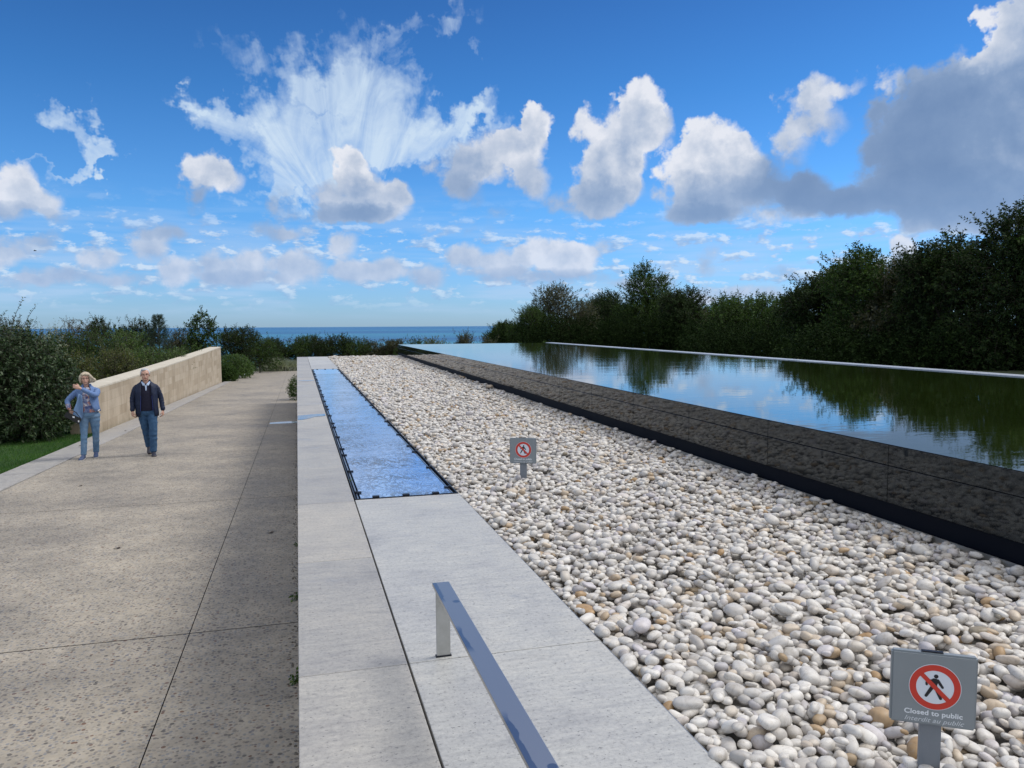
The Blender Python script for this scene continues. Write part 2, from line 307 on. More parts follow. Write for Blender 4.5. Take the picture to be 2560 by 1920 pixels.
def m_granite(name, c0, c1, rough=(.32, .62), streak=True, spec=.5):
    def f(nt, b):
        P = nt.coord('Object'); oi = nt.n.new('ShaderNodeObjectInfo').outputs['Random']
        P = nt.vmath('ADD', P, nt.comb(nt.math('MULTIPLY', oi, 37), nt.math('MULTIPLY', oi, 11), 0))
        a = nt.noise(nt.scalev(P, (14, 55, 14)), 1, 6, .7) if streak else nt.noise(P, 14, 6, .65)
        c = nt.mix(nt.mapr(a, .3, .7), c0, c1)
        big = nt.noise(P, 1.7, 7, .68)
        c = nt.mix(1, c, nt.ramp(big, [(.30, (.74, .75, .78)), (.42, (.92, .92, .93)), (.52, (1, 1, .99)), (.70, (1.10, 1.08, 1.04))]), 'MULTIPLY')
        vein = nt.noise(nt.scalev(P, (5, 30, 5)), 1.0, 7, .72); c = nt.mix(.8, c, nt.ramp(vein, [(.32, (.80, .80, .81)), (.5, (1, 1, 1)), (.66, (1.1, 1.09, 1.07))]), 'MULTIPLY')
        sp = nt.noise(P, 62, 6, .82); c = nt.mix(1, c, nt.ramp(sp, [(.34, (.66, .66, .66)), (.46, (.96, .96, .96)), (.56, (1.04, 1.04, 1.03)), (.68, (1.18, 1.18, 1.16))]), 'MULTIPLY')
        fl = nt.noise(nt.scalev(P, (60, 90, 60)), 1, 3, .6); c = nt.mix(nt.mapr(fl, .62, .68, 0, .75), c, (.11, .11, .11))
        c = nt.mix(1, c, nt.ramp(oi, [(0, (.90, .90, .91)), (.5, (1, 1, 1)), (1, (1.05, 1.02, .98))]), 'MULTIPLY')
        wet = nt.mapr(nt.noise(P, 1.5, 5, .65, dist=.5), .62, .66, 0, 1, True)
        c = nt.mix(nt.math('MULTIPLY', wet, .22), c, (.22, .22, .22))
        nt.put(b['Base Color'], c)
        nt.put(b['Roughness'], nt.math('SUBTRACT', nt.mapr(a, .3, .7, rough[0], rough[1]), nt.math('MULTIPLY', wet, .12)))
        nt.put(b['Normal'], nt.bump(nt.math('ADD', sp, nt.math('MULTIPLY', fl, .5)), .25, .002))
    return mat(name, rough=.5, spec=spec, build=f)
def m_simple_noise(name, c0, c1, scale=8, rough=.7, bump=.2, bd=.005, **k):
    def f(nt, b):
        P = nt.coord('Object'); a = nt.noise(P, scale, 6, .6)
        nt.put(b['Base Color'], nt.mix(nt.mapr(a, .3, .7), c0, c1)); nt.put(b['Normal'], nt.bump(nt.noise(P, scale * 9, 4, .6), bump, bd))
    return mat(name, rough=rough, build=f, **k)
M = {}
M['path'] = m_path()
M['coping'] = m_granite('coping_granite', (.35, .335, .308), (.42, .405, .375))
M['inner'] = m_granite('ledge_granite', (.42, .418, .40), (.50, .497, .475))
M['border'] = m_granite('border_granite', (.32, .312, .30), (.41, .40, .385), streak=False)
M['joint'] = mat('joint_dark', (.012, .012, .013), .8)
M['soil'] = m_simple_noise('soil', (.035, .05, .018), (.07, .085, .03), 3, .95)
M['bed'] = m_simple_noise('bed_floor', (.16, .15, .135), (.26, .25, .23), 30, .9)
def m_lime():
    def f(nt, b):
        P = nt.coord('Object'); _, y, z = nt.sep(P); U = nt.comb(y, z, 0)
        n = nt.n.new('ShaderNodeTexBrick'); nt.put(n.inputs['Vector'], U); n.offset = .37; n.squash = 1
        for k, v in (('Scale', 1), ('Mortar Size', .004), ('Mortar Smooth', .2), ('Bias', 0), ('Brick Width', .80), ('Row Height', .26)): n.inputs[k].default_value = v
        n.inputs['Color1'].default_value = (0, 0, 0, 1); n.inputs['Color2'].default_value = (1, 1, 1, 1); n.inputs['Mortar'].default_value = (.5, .5, .5, 1)
        c = nt.ramp(n.outputs['Color'], [(0, (.42, .345, .25)), (.35, (.465, .385, .285)), (.7, (.50, .42, .318)), (1, (.535, .455, .35))])
        st = nt.noise(nt.scalev(P, (1.5, 2.2, .7)), 1.6, 6, .65, dist=.4)
        c = nt.mix(1, c, nt.ramp(st, [(.25, (.60, .57, .52)), (.5, (.88, .87, .85)), (.75, (1.03, 1.02, .99))]), 'MULTIPLY')
        c = nt.mix(.6, c, nt.ramp(nt.noise(P, 30, 5, .7), [(.3, (.85, .84, .82)), (.7, (1.12, 1.12, 1.12))]), 'MULTIPLY')
        c = nt.mix(nt.math('MULTIPLY', n.outputs['Fac'], .6), c, (.32, .27, .20))
        nt.put(b['Base Color'], c)
        nt.put(b['Normal'], nt.bump(nt.math('SUBTRACT', nt.noise(P, 40, 4, .6), n.outputs['Fac']), .3, .006))
    return mat('limestone_blocks', rough=.85, spec=.3, build=f)
M['lime'] = m_lime()
M['limecap'] = m_simple_noise('limestone_cap', (.46, .41, .32), (.60, .55, .45), 5, .85)
def m_black():
    def f(nt, b):
        P = nt.coord('Object'); a = nt.noise(P, 55, 5, .7)
        nt.put(b['Base Color'], nt.mix(nt.mapr(a, .35, .7), (.008, .009, .010), (.020, .022, .023)))
        b['Specular Tint'].default_value = (.82, .93, 1.0, 1)
        nt.put(b['Roughness'], nt.mapr(nt.noise(P, 5, 5, .7), .3, .7, .02, .055))
    return mat('polished_black_granite', rough=.06, spec=.42, build=f)
M['black'] = m_black()
M['plinth'] = mat('plinth_black', (.004, .005, .009), .6, spec=.12)
M['ridge'] = m_granite('wet_ledge_granite', (.42, .44, .47), (.52, .54, .57), (.25, .4), spec=.6)
def m_water(name, base, bscale=1.0, k=1.0):
    def f(nt, b):
        P = nt.coord('Object')
        dpt = nt.noise(P, .25, 4, .6); c = nt.mix(nt.mapr(dpt, .3, .7), base, tuple(v * 1.7 for v in base))
        nt.put(b['Base Color'], c)
        h = nt.math('ADD', nt.noise(nt.scalev(P, (1.3, 3.2, 1)), .8 * bscale, 3, .5, dist=.6), nt.math('MULTIPLY', nt.noise(nt.scalev(P, (3, 6, 1)), 2.2 * bscale, 3, .6), .28))
        calm = nt.mapr(nt.noise(P, .22, 3, .5), .35, .65, .25, 1)
        nt.put(b['Normal'], nt.bump(nt.math('MULTIPLY', h, calm), .30 * k, .0055))
        b['IOR'].default_value = 1.85
    return mat(name, rough=.006, spec=.5, build=f)
M['pool'] = m_water('pool_water_surface', (.010, .017, .003))
def m_sea():
    def f(nt, b):
        P = nt.coord('Object'); x, y, z = nt.sep(P)
        n = nt.noise(nt.scalev(P, (.00012, .0007, 1)), 1, 5, .6); n2 = nt.noise(nt.scalev(P, (.0006, .004, 1)), 1, 5, .6)
        near = nt.mapr(y, 1500, 9000, 0, 1)
        c = nt.mix(near, (.055, .25, .37), (.040, .17, .35))
        c = nt.mix(nt.mapr(n, .42, .62), c, (.024, .11, .26)); c = nt.mix(nt.mapr(n2, .5, .75, 0, .35), c, (.07, .25, .27))
        nt.put(b['Base Color'], c)
        nt.put(b['Normal'], nt.bump(nt.noise(nt.scalev(P, (.03, .08, 1)), 1, 6, .65), 1, 6))
    return mat('sea_water', rough=.55, spec=.35, build=f)
M['sea'] = m_sea()
def m_steel():
    def f(nt, b):
        P = nt.coord('Object'); x, y, z = nt.sep(P)
        e = nt.math('ADD', x, nt.math('MULTIPLY', nt.math('SUBTRACT', nt.noise(nt.comb(0, y, 0), 9, 5, .6), .5), .035))
        w = nt.math('MULTIPLY', nt.mapr(e, .014, .0155, 1, 0), nt.mapr(nt.noise(nt.comb(7, y, 0), 2.2, 1), .36, .42, 0, 1))
        sp = nt.mapr(nt.voro(nt.scalev(P, (1, 1, 0)), 7.5), .14, .15, 1, 0); sp = nt.math('MULTIPLY', sp, nt.mapr(x, .030, .034, 0, 1))
        w = nt.math('MAXIMUM', w, sp)
        nt.put(b['Base Color'], nt.mix(w, (.60, .57, .53), (.42, .42, .42)))
        nt.put(b['Roughness'], nt.mapr(w, 0, 1, .36, .28))
        nt.put(b['Normal'], nt.bump(nt.noise(nt.scalev(P, (400, 20, 400)), 1, 2), .05, .001))
    return mat('brushed_steel', rough=.3, metal=1, build=f)
M['steel'] = m_steel()
M['steelpost'] = m_simple_noise('steel_post', (.42, .42, .40), (.52, .52, .50), 20, .42, .05, .001, metal=.85)

# ------------------------------------------------------------------ terrain, sea
def terrain():
    xs = np.concatenate([np.linspace(-900, -60, 22), np.linspace(-50, 50, 81), np.linspace(60, 1100, 24)])
    ys = np.concatenate([np.linspace(-60, 0, 13), np.linspace(1.5, 90, 60), np.linspace(95, 520, 40)])
    X, Y = np.meshgrid(xs, ys); rng = np.random.default_rng(3)
    Z = -0.93 - .026 * np.clip(Y, -60, 72) - .06
    Z = np.where((X > -.6), Z - .25, Z)
    lift = np.clip((X - 9.6) / 1.2, 0, 1); base = -.95 - np.clip(Y, 0, 200) * .020
    Z = np.where(X > 9.6, Z * (1 - lift) + base * lift, Z)
    Z = np.where(Y > 72, Z - np.clip((Y - 78) / 380, 0, 1) ** 1.2 * 54, Z)
    Z += np.where(np.abs(X) > 25, np.sin(X * .05) * .3 + np.sin(Y * .08) * .2, 0)
    n, k = X.shape
    V = np.stack([X.ravel(), Y.ravel(), Z.ravel()], 1)
    i = np.arange(n - 1)[:, None] * k + np.arange(k - 1)[None]
    Fq = np.stack([i, i + 1, i + k + 1, i + k], -1).reshape(-1, 4)
    tag(npmesh('ground', V, Fq, M['soil']), kind='structure')
terrain()
def seaplane():
    n = 96; V = [(0, 0, 0)]; rr = [400, 900, 2000, 4000, 8000, 16000, 32000, 60000]
    for r in rr:
        for k in range(n): V.append((r * math.sin(2 * math.pi * k / n), r * math.cos(2 * math.pi * k / n), -r * r / 1.3e7 / 2 * .9))
    Fc = [(0, 1 + (k + 1) % n, 1 + k) for k in range(n)]
    for j in range(len(rr) - 1):
        for k in range(n):
            a = 1 + j * n + k; b = 1 + j * n + (k + 1) % n; Fc.append((a, b, b + n, a + n))
    o = meshobj('sea', V, Fc, M['sea'], smooth=True, loc=(0, 0, -46)); tag(o, kind='structure')
seaplane()

# ------------------------------------------------------------------ path with joints
def sheet(name, pts, m, thick=None):
    mb = MB()
    if thick: mb.prism([(p[0], p[1], p[2] - thick) for p in pts], (0, 0, thick))
    else: mb.poly(pts)
    return mb.build(name, m)
def bx(y):      # left edge of the paving (right edge of the granite border), follows the picture
    return float(np.interp(y, [-8, 13, 21, 49, 71], [-4.62, -4.36, -4.18, -4.02, -3.55]))
JX = -0.83
def path():
    ysj = [-8, -4.2, 2.2, 6.05, 11.3, 16.6, 22.1, 32.5, 43, 53.5, 64, 70.5]
    g = .006; mb = MB()
    mb.poly([(bx(-8) - .02, -8, pathz(-8) - .02), (0.02, -8, pathz(-8) - .02), (0.02, 70.5, pathz(70.5) - .02), (bx(70.5), 70.5, pathz(70.5) - .02)]).build('path_joint', M['joint'])['kind'] = 'structure'
    mb = MB()
    for a, b in zip(ysj, ysj[1:]):
        gg = {6.05: .004, 16.6: .003}.get(a, .008)
        n = max(1, int((b - a) / 4))
        for k in range(n):
            y0 = a + (b - a) * k / n + (gg if k == 0 else 0); y1 = a + (b - a) * (k + 1) / n - (gg if k == n - 1 else 0)
            mb.poly([(bx(y0), y0, pathz(y0)), (JX - .0035, y0, pathz(y0)), (JX - .0035, y1, pathz(y1)), (bx(y1), y1, pathz(y1))])
            mb.poly([(JX + .0035, y0, pathz(y0)), (-.03, y0, pathz(y0)), (-.03, y1, pathz(y1)), (JX + .0035, y1, pathz(y1))])
    bmesh.ops.remove_doubles(mb.bm, verts=mb.bm.verts, dist=.0005)
    tag(mb.build('path', M['path']), kind='structure')
    mb = MB()                                  # granite border strip in long flags
    ys = [-8 + 1.9 * i for i in range(42)]
    for y0, y1 in zip(ys, ys[1:]):
        y1 -= .006
        w0 = float(np.interp(y0, [-8, 13, 15, 22, 50, 72], [.72, .62, .62, .66, .38, .30])); w1 = float(np.interp(y1, [-8, 13, 15, 22, 50, 72], [.72, .62, .62, .66, .38, .30]))
        mb.prism([(bx(y0) - w0, y0, pathz(y0) - .1), (bx(y0) - .008, y0, pathz(y0) - .1), (bx(y1) - .008, y1, pathz(y1) - .1), (bx(y1) - w1, y1, pathz(y1) - .1)], (0, 0, .112))
    tag(mb.build('path_border', M['border']), kind='structure')
path()

# ------------------------------------------------------------------ parapet with coping slabs and ledge
def parapet():
    root = empty('stone_parapet', (0, 2, -1), label='long low stone parapet with pale grey granite coping slabs beside the path', cat='parapet wall')
    def rel(o): o.parent = root; o.matrix_parent_inverse = Matrix.Translation((0, -2, 1)); return o
    m = m_simple_noise('parapet_render', (.30, .28, .25), (.42, .40, .36), 4, .85)
    mb = MB(); mb.prism([(.03, -4, pathz(-4) - .3), (.34, -4, pathz(-4) - .3), (.34, -4, -.05), (.03, -4, -.05)], (0, 34.2, 0))
    rel(mb.build('wall', m))
    ys = [-4.0 + 0.02]
    y = 3.98 - 1.318 * 6
    ys = [y + 1.318 * i for i in range(27)]
    ys[-1] = 30.3
    for y0, y1 in zip(ys, ys[1:]):
        mb = MB(); mb.box(-.025, .348, y0 + .0015, y1 - .0015, -.05, random.uniform(-.0006, .0006), bevel=.003); rel(mb.build('coping_slab', M['coping']))
    # ledge slabs between coping and pebbles (near part, and beyond the skylight)
    L = [(-3.9, -2.6), (-2.6, -1.29), (-1.29, .03), (.03, 1.35), (1.35, 2.665), (2.665, 5.335), (21.62, 22.94), (22.94, 24.3), (24.3, 25.7), (25.7, 27.1), (27.1, 28.6), (28.6, 30.3)]
    for y0, y1 in L:
        mb = MB(); mb.box(.3555, 1.078, y0 + .0015, y1 - .0015, -.05, random.uniform(-.0006, .0006), bevel=.003); rel(mb.build('ledge_slab', M['inner']))
    rel(MB().box(.342, 1.07, -3.9, 5.33, -.6, -.052).build('ledge_base', M['joint'])); rel(MB().box(.342, 1.07, 21.64, 30.28, -.6, -.052).build('ledge_base', M['joint']))
    # metal edging that holds the pebbles back
    mb = MB(); mb.box(1.0805, 1.084, -3.9, 30.3, -.12, -.004); rel(mb.build('edging_strip', M['steelpost']))
parapet()
# end kerb across the pebble bed
o = MB().box(1.086, 3.86, 30.05, 30.3, -.4, .001, .003).build('end_kerb', M['coping']); tag(o, 'thin pale stone kerb closing the far end of the pebble bed', 'kerb')

# ------------------------------------------------------------------ black reflecting pool
BX0, BX1 = 3.372, 3.77       # foot of basin wall at y=1.5 and y=30.2
def bxw(y): return BX0 + (BX1 - BX0) * (y - 1.5) / 28.7
TOPN, TOPF = .468, .425
def topz(y): return TOPN + (TOPF - TOPN) * (y - 1.5) / 28.7
def basin():
    Y0, Y1, XR = -3.0, 30.2, 9.05
    root = empty('reflecting_pool_basin', (6, 14, -.3), label='long raised black granite pool basin with polished panelled side', cat='pool basin')
    def rel(o): o.parent = root; o.matrix_parent_inverse = Matrix.Translation((-6, -14, .3)); return o
    XRf = lambda y: XR + .75 * (y - 1.5) / 28.7
    def wallbox(y0, y1, z0, z1, dx0, dx1):
        a, b = bxw(y0), bxw(y1); P = [(a + dx0, y0, z0(y0)), (a + dx1, y0, z0(y0)), (b + dx1, y1, z0(y1)), (b + dx0, y1, z0(y1))]
        Q = [(a + dx0, y0, z1(y0)), (a + dx1, y0, z1(y0)), (b + dx1, y1, z1(y1)), (b + dx0, y1, z1(y1))]
        mb = MB(); vs_ = [mb.bm.verts.new(p) for p in P + Q]
        for f in ((0, 3, 2, 1), (4, 5, 6, 7), (0, 1, 5, 4), (1, 2, 6, 5), (2, 3, 7, 6), (3, 0, 4, 7)): mb.bm.faces.new([vs_[i] for i in f])
        bmesh.ops.bevel(mb.bm, geom=mb.bm.edges[:], offset=.0015, segments=1, affect='EDGES')
        return mb
    ys = [3.83 + 1.262 * k for k in range(-5, 21)]; ys = [Y0] + [y for y in ys if y > Y0 + .2] + [Y1]
    foot = lambda y: .115 + .0 * y
    mid = lambda y: topz(y) - .125
    for y0, y1 in zip(ys, ys[1:]):
        rel(wallbox(y0 + .002, y1 - .002, foot, lambda y: mid(y) - .002, 0, .04).build('granite_panel', M['black']))
        rel(wallbox(y0 + .002, y1 - .002, lambda y: mid(y) + .002, lambda y: topz(y), 0, .04).build('granite_panel', M['black']))
    rel(wallbox(Y0, Y1 - .03, lambda y: -.4, lambda y: topz(y) - .02, .041, .3).build('core', M['plinth']))
    # far end wall, dark rim
    mb = MB(); mb.box(bxw(Y1), XRf(Y1), Y1 + .002, Y1 + .05, -.9, TOPF, .001); rel(mb.build('end_panel', M['black']))
    mb = MB(); mb.box(bxw(Y0), XR, Y0 - .05, Y0 - .002, -.9, TOPN, .001); rel(mb.build('end_panel', M['black']))
    # raised right hand ledge (pale, wet)
    mb = MB()
    yy = [Y0 + (Y1 - Y0) * k / 14 for k in range(15)]
    for y0, y1 in zip(yy, yy[1:]):
        mb.prism([(XRf(y0), y0, topz(y0) - .31), (XRf(y0) + .3, y0, topz(y0) - .31), (XRf(y1 - .004) + .3, y1 - .004, topz(y1) - .31), (XRf(y1 - .004), y1 - .004, topz(y1) - .31)], (0, 0, .325))
    rel(mb.build('ledge', M['ridge']))
    mb = MB(); mb.prism([(XRf(Y0) + .3, Y0, -.9), (XRf(Y0) + .36, Y0, -.9), (XRf(Y1) + .36, Y1, -.9), (XRf(Y1) + .3, Y1, -.9)], (0, 0, 1.25)); rel(mb.build('back_wall', M['plinth']))
    # water brims over the panels
    ws = []
    mb = MB(); n = 30
    for k in range(n):
        y0 = Y0 + (Y1 - Y0) * k / n; y1 = Y0 + (Y1 - Y0) * (k + 1) / n
        mb.poly([(bxw(y0) + .004, y0, topz(y0) + .003), (XRf(y0) - .001, y0, topz(y0) + .003), (XRf(y1) - .001, y1, topz(y1) + .003), (bxw(y1) + .004, y1, topz(y1) + .003)])
    bmesh.ops.remove_doubles(mb.bm, verts=mb.bm.verts, dist=.0005)
    tag(mb.build('pool_water', M['pool']), kind='structure')
    # steel angle at foot of the basin
    mb = MB()
    mb.prism([(bxw(Y0) - .012, Y0, -.1), (bxw(Y0) - .006, Y0, -.1), (bxw(Y1) - .006, Y1, -.1), (bxw(Y1) - .012, Y1, -.1)], (0, 0, .108))
    rel(mb.build('edging_strip', M['steelpost']))
    rel(wallbox(Y0, Y1, lambda y: -.1, lambda y: foot(y) - .003, .012, .04).build('plinth', M['plinth']))
basin()

# ------------------------------------------------------------------ pebbles
def cubesphere(n):
    bm = bmesh.new(); bmesh.ops.create_cube(bm, size=2)
    bmesh.ops.subdivide_edges(bm, edges=bm.edges[:], cuts=n, use_grid_fill=True)
    for v in bm.verts: v.co.normalize()
    V = np.array([v.co[:] for v in bm.verts]); Fq = np.array([[v.index for v in f.verts] for f in bm.faces]); bm.free(); return V, Fq
def rotmats(rng, n, tilt):
    a = rng.uniform(0, 2 * np.pi, n); t = np.abs(rng.normal(0, tilt, n)); t = np.minimum(t, 1.35); b = rng.uniform(0, 2 * np.pi, n)
    ca, sa = np.cos(a), np.sin(a); Z = np.zeros(n); O = np.ones(n)
    Rz = np.stack([np.stack([ca, -sa, Z], 1), np.stack([sa, ca, Z], 1), np.stack([Z, Z, O], 1)], 1)
    ax = np.stack([np.cos(b), np.sin(b), Z], 1); c, s = np.cos(t), np.sin(t); K = np.zeros((n, 3, 3))
    K[:, 0, 2] = ax[:, 1]; K[:, 1, 2] = -ax[:, 0]; K[:, 2, 0] = -ax[:, 1]; K[:, 2, 1] = ax[:, 0]
    I = np.eye(3)[None]; Rt = I + s[:, None, None] * K + (1 - c)[:, None, None] * (K @ K)
    return Rt @ Rz
def m_pebble():
    def f(nt, b):
        at = nt.n.new('ShaderNodeAttribute'); at.attribute_name = 'tone'; t = at.outputs['Fac']
        P = nt.coord('Object'); P = nt.vmath('ADD', P, nt.comb(nt.math('MULTIPLY', t, 91), 0, nt.math('MULTIPLY', t, 53)))
        c = nt.ramp(t, [(0, (.67, .655, .625)), (.14, (.58, .565, .54)), (.30, (.74, .725, .695)), (.45, (.44, .43, .42)), (.58, (.62, .57, .50)), (.68, (.58, .56, .59)), (.78, (.42, .41, .425)), (.86, (.60, .52, .42)), (.945, (.44, .34, .23)), (.975, (.40, .26, .13)), (.988, (.28, .25, .19)), (1, (.38, .37, .39))])
        v = nt.noise(P, 22, 5, .65, dist=1.2); c = nt.mix(1, c, nt.ramp(v, [(.28, (.68, .635, .57)), (.46, (.91, .885, .85)), (.7, (1.03, 1.015, .985))]), 'MULTIPLY')
        ve = nt.noise(P, 9, 3, .5, dist=3); line = nt.mapr(nt.math('ABSOLUTE', nt.math('SUBTRACT', ve, .5)), 0, .012, .45, 0)
        c = nt.mix(line, c, (.30, .26, .21))
        nt.put(b['Base Color'], c); nt.put(b['Normal'], nt.bump(nt.noise(P, 120, 4, .6), .12, .002))
    return mat('pebble_stone', rough=.55, spec=.4, build=f)
M['pebble'] = m_pebble()
def pebbles():
    rng = np.random.default_rng(11)
    X0, X1, Y0, Y1 = 1.09, 3.80, .55, 30.02
    def size_at(y): return np.where(y < 12, 1.0, 1.12)
    res = .01; nx, ny = int((X1 - X0) / res) + 1, int((Y1 - Y0) / res) + 1
    H = np.full((nx, ny), -.078)
    N = 205000
    # longer layering at the near end, thinner far away
    ys = rng.uniform(Y0, Y1, N)
    xmax = BX0 + (BX1 - BX0) * (ys - 1.5) / 28.7 - .016
    xs = X0 + .014 + rng.random(N) * (xmax - X0 - .014)
    k = np.exp(rng.normal(0, .27, N)) * size_at(ys)
    A = .0210 * k * rng.uniform(.9, 1.25, N); B = .0160 * k * rng.uniform(.85, 1.1, N); Cc = .0112 * k * rng.uniform(.75, 1.25, N)
    Rm = rotmats(rng, N, .29)
    # vertical half extent and xy covariance of the rotated ellipsoid
    S = np.stack([A, B, Cc], 1); Sig = np.einsum('nij,nj,nkj->nik', Rm, S ** 2, Rm)
    hz = np.sqrt(Sig[:, 2, 2]); hx = np.sqrt(Sig[:, 0, 0]); hy = np.sqrt(Sig[:, 1, 1])
    zc = np.zeros(N); xs0 = xs.copy()
    for i in range(N):
        # choose lower of two spots
        bx_, by_ = xs[i], ys[i]
        ix, iy = int((bx_ - X0) / res), int((by_ - Y0) / res)
        best = H[min(ix, nx - 1), min(iy, ny - 1)]
        for _ in range(5):
            x2 = bx_ + rng.uniform(-.05, .05) if False else xs[i] + (rng.random() - .5) * .16; y2 = ys[i] + (rng.random() - .5) * .16
            if x2 < X0 + .014 or x2 > xmax[i] or y2 < Y0 or y2 > Y1 - .02: continue
            h = H[min(int((x2 - X0) / res), nx - 1), min(int((y2 - Y0) / res), ny - 1)]
            if h < best: best = h; bx_, by_ = x2, y2
        xs[i], ys[i] = bx_, by_
        if best > -.036: zc[i] = -9; continue
        ix, iy = int((bx_ - X0) / res), int((by_ - Y0) / res); rx, ry = int(hx[i] / res), int(hy[i] / res)
        a0, a1, b0, b1 = max(ix - rx, 0), min(ix + rx + 1, nx), max(iy - ry, 0), min(iy + ry + 1, ny)
        sub = H[a0:a1, b0:b1]
        gx = (np.arange(a0, a1) - ix) * res / hx[i]; gy = (np.arange(b0, b1) - iy) * res / hy[i]
        r2 = gx[:, None] ** 2 + gy[None] ** 2; q = np.sqrt(np.maximum(1 - r2, 0)); ins = r2 < 1
        if not ins.any(): zc[i] = -9; continue
        z = np.max(np.where(ins, sub + hz[i] * q, -9)) * .5 + (np.mean(sub[ins]) + hz[i] * .8) * .5
        zc[i] = z
        H[a0:a1, b0:b1] = np.where(ins, np.maximum(sub, z + hz[i] * q), sub)
    lift = 0.0
    zc += lift
    ctr = np.stack([xs, ys, zc], 1)
    # keep only stones that can be seen from above (not buried)
    Hc = H[np.clip(((xs - X0) / res).astype(int), 0, nx - 1), np.clip(((ys - Y0) / res).astype(int), 0, ny - 1)] + lift
    depth = Hc - (zc + hz); vis = depth < .02
    idx = np.where(vis & (zc > -1))[0]
    tone = rng.random(N); tone[rng.random(N) < .45] *= .5
    # nearest 300 that show: inside the frame and on top
    d = np.sqrt(xs ** 2 + ys ** 2 + 1.2 ** 2); azm = np.degrees(np.arctan2(xs, ys)); elv = np.degrees(np.arctan2(zc - 1.2, np.hypot(xs, ys)))
    cf = np.array(cam.matrix_world.inverted())
    q = ctr @ cf[:3, :3].T + cf[:3, 3]; u = q[:, 0] / -q[:, 2] * 1934 / 1280; v = q[:, 1] / -q[:, 2] * 1934 / 960
    inf = (np.abs(u) < .985) & (np.abs(v) < .98) & (q[:, 2] < 0) & (depth < .006) & vis
    score = np.where(inf, A * B / d ** 2, 0); top = np.argsort(-score)[:300]
    topset = np.zeros(N, bool); topset[top] = True
    def build(ids, n, name):
        if n == 0:
            bm = bmesh.new(); bmesh.ops.create_icosphere(bm, subdivisions=1, radius=1.06); V0 = np.array([v_.co[:] for v_ in bm.verts]); F0 = np.array([[v_.index for v_ in f.verts] for f in bm.faces]); bm.free()
        else: V0, F0 = cubesphere(n)
        m_ = len(V0); sg = np.sign(V0) * np.abs(V0) ** .92
        # gentle lumps: egg shape
        egg = rng.normal(0, .13, (len(ids), 3))
        W = V0[None] * (1 + (V0[None] * egg[:, None, :]).sum(-1, keepdims=True) + .07 * np.sin(3 * V0[None][..., [1, 2, 0]] + rng.uniform(0, 6, (len(ids), 1, 3))).sum(-1, keepdims=True))
        W = np.sign(W) * np.abs(W) ** rng.uniform(.86, 1.06, (len(ids), 1, 1)); W = W * S[ids][:, None, :]; W = np.einsum('nij,nkj->nki', Rm[ids], W) + ctr[ids][:, None, :]
        return W, F0, m_
    rest = idx[~topset[idx]]
    Vs, Fs, Ts, off = [], [], [], 0
    groups = [(rest[ys[rest] < 3.0], 3), (rest[(ys[rest] >= 3.0) & (ys[rest] < 11)], 1), ]
    out = []
    for ids, n in groups:
        W, F0, m_ = build(ids, n, ''); Vs.append(W.reshape(-1, 3)); Fs.append((F0[None] + (np.arange(len(ids)) * m_)[:, None, None]).reshape(-1, 4) + off); off += len(ids) * m_; Ts.append(np.repeat(tone[ids], m_))
    ids = rest[(ys[rest] >= 11) & (depth[rest] < .012)]
    W, F0, m_ = build(ids, 1, ''); Vs.append(W.reshape(-1, 3)); Fs.append((F0[None] + (np.arange(len(ids)) * m_)[:, None, None]).reshape(-1, 4) + off); Ts.append(np.repeat(tone[ids], m_))
    o = npmesh('pebbles', np.concatenate(Vs), np.concatenate(Fs), M['pebble'], attr=('tone', np.concatenate(Ts)))
    tag(o, 'wide bed of smooth white and grey pebbles between ledge and black basin', 'pebbles', kind='stuff')
    W, F0, m_ = build(top, 3, '')
    names = [(.14, 'white'), (.30, 'pale grey'), (.45, 'off-white'), (.58, 'light grey'), (.68, 'cream'), (.78, 'lilac grey'), (.86, 'mid grey'), (.935, 'beige'), (.965, 'tan'), (.985, 'rust brown'), (2, 'dark')]
    for j, i in enumerate(top):
        c0 = ctr[i]; o = npmesh('pebble', W[j] - c0, F0, M['pebble'], attr=('tone', np.full(m_, tone[i]))); o.location = c0
        cn = next(n for t, n in names if tone[i] < t); shp = 'long ' if A[i] / B[i] > 1.65 else ('round ' if A[i] / B[i] < 1.3 else 'oval ')
        pu, pv = u[i] , v[i]; dn = math.hypot(xs[i] - 1.55, ys[i] - 1.6)
        wh = 'by the near sign post' if dn < .22 else ('touching the stone ledge' if xs[i] < 1.16 else ('near the stone ledge' if xs[i] < 1.32 else ('right of the near sign' if (pu > .85) else ('just behind the near sign' if ys[i] > 1.6 and pu > .55 else ('in front of the near sign' if pu > .55 else 'between the ledge and the near sign')))))
        zn = ', at the picture bottom' if pv < -.9 else (', low in the picture' if pv < -.72 else '')
        big = 'large ' if A[i] * B[i] > 5.4e-4 else ('small ' if A[i] * B[i] < 3.6e-4 else '')
        flat = 'lying flat' if Rm[i, 2, 2] > .93 else ('steeply tilted' if Rm[i, 2, 2] < .75 else 'slightly tilted')
        qx = ((u[i] + 1) * 512 - 928) / 21; qy = (782 - (1 - v[i]) * 384) / 21; na, nb_ = abs(round(qx)), max(round(qy), 0)
        W1 = 'zero one two three four five six seven eight nine ten eleven twelve thirteen fourteen fifteen sixteen seventeen eighteen nineteen'.split()
        wn = lambda k_: W1[k_] if k_ < 20 else ['twenty', 'thirty', 'forty'][k_ // 10 - 2] + ('-' + W1[k_ % 10] if k_ % 10 else '')
        side = 'straight' if na == 0 else '%s pebbles %s' % (wn(na), 'left' if qx < 0 else 'right')
        lb = '%s%s%s pebble %s%s from the near sign foot' % (big, shp, cn, side, (' and %s up' % wn(nb_) if na else ' %s up' % wn(nb_)) if nb_ else '')
        tag(o, lb, 'pebble', 'pebbles at the near end of the bed')
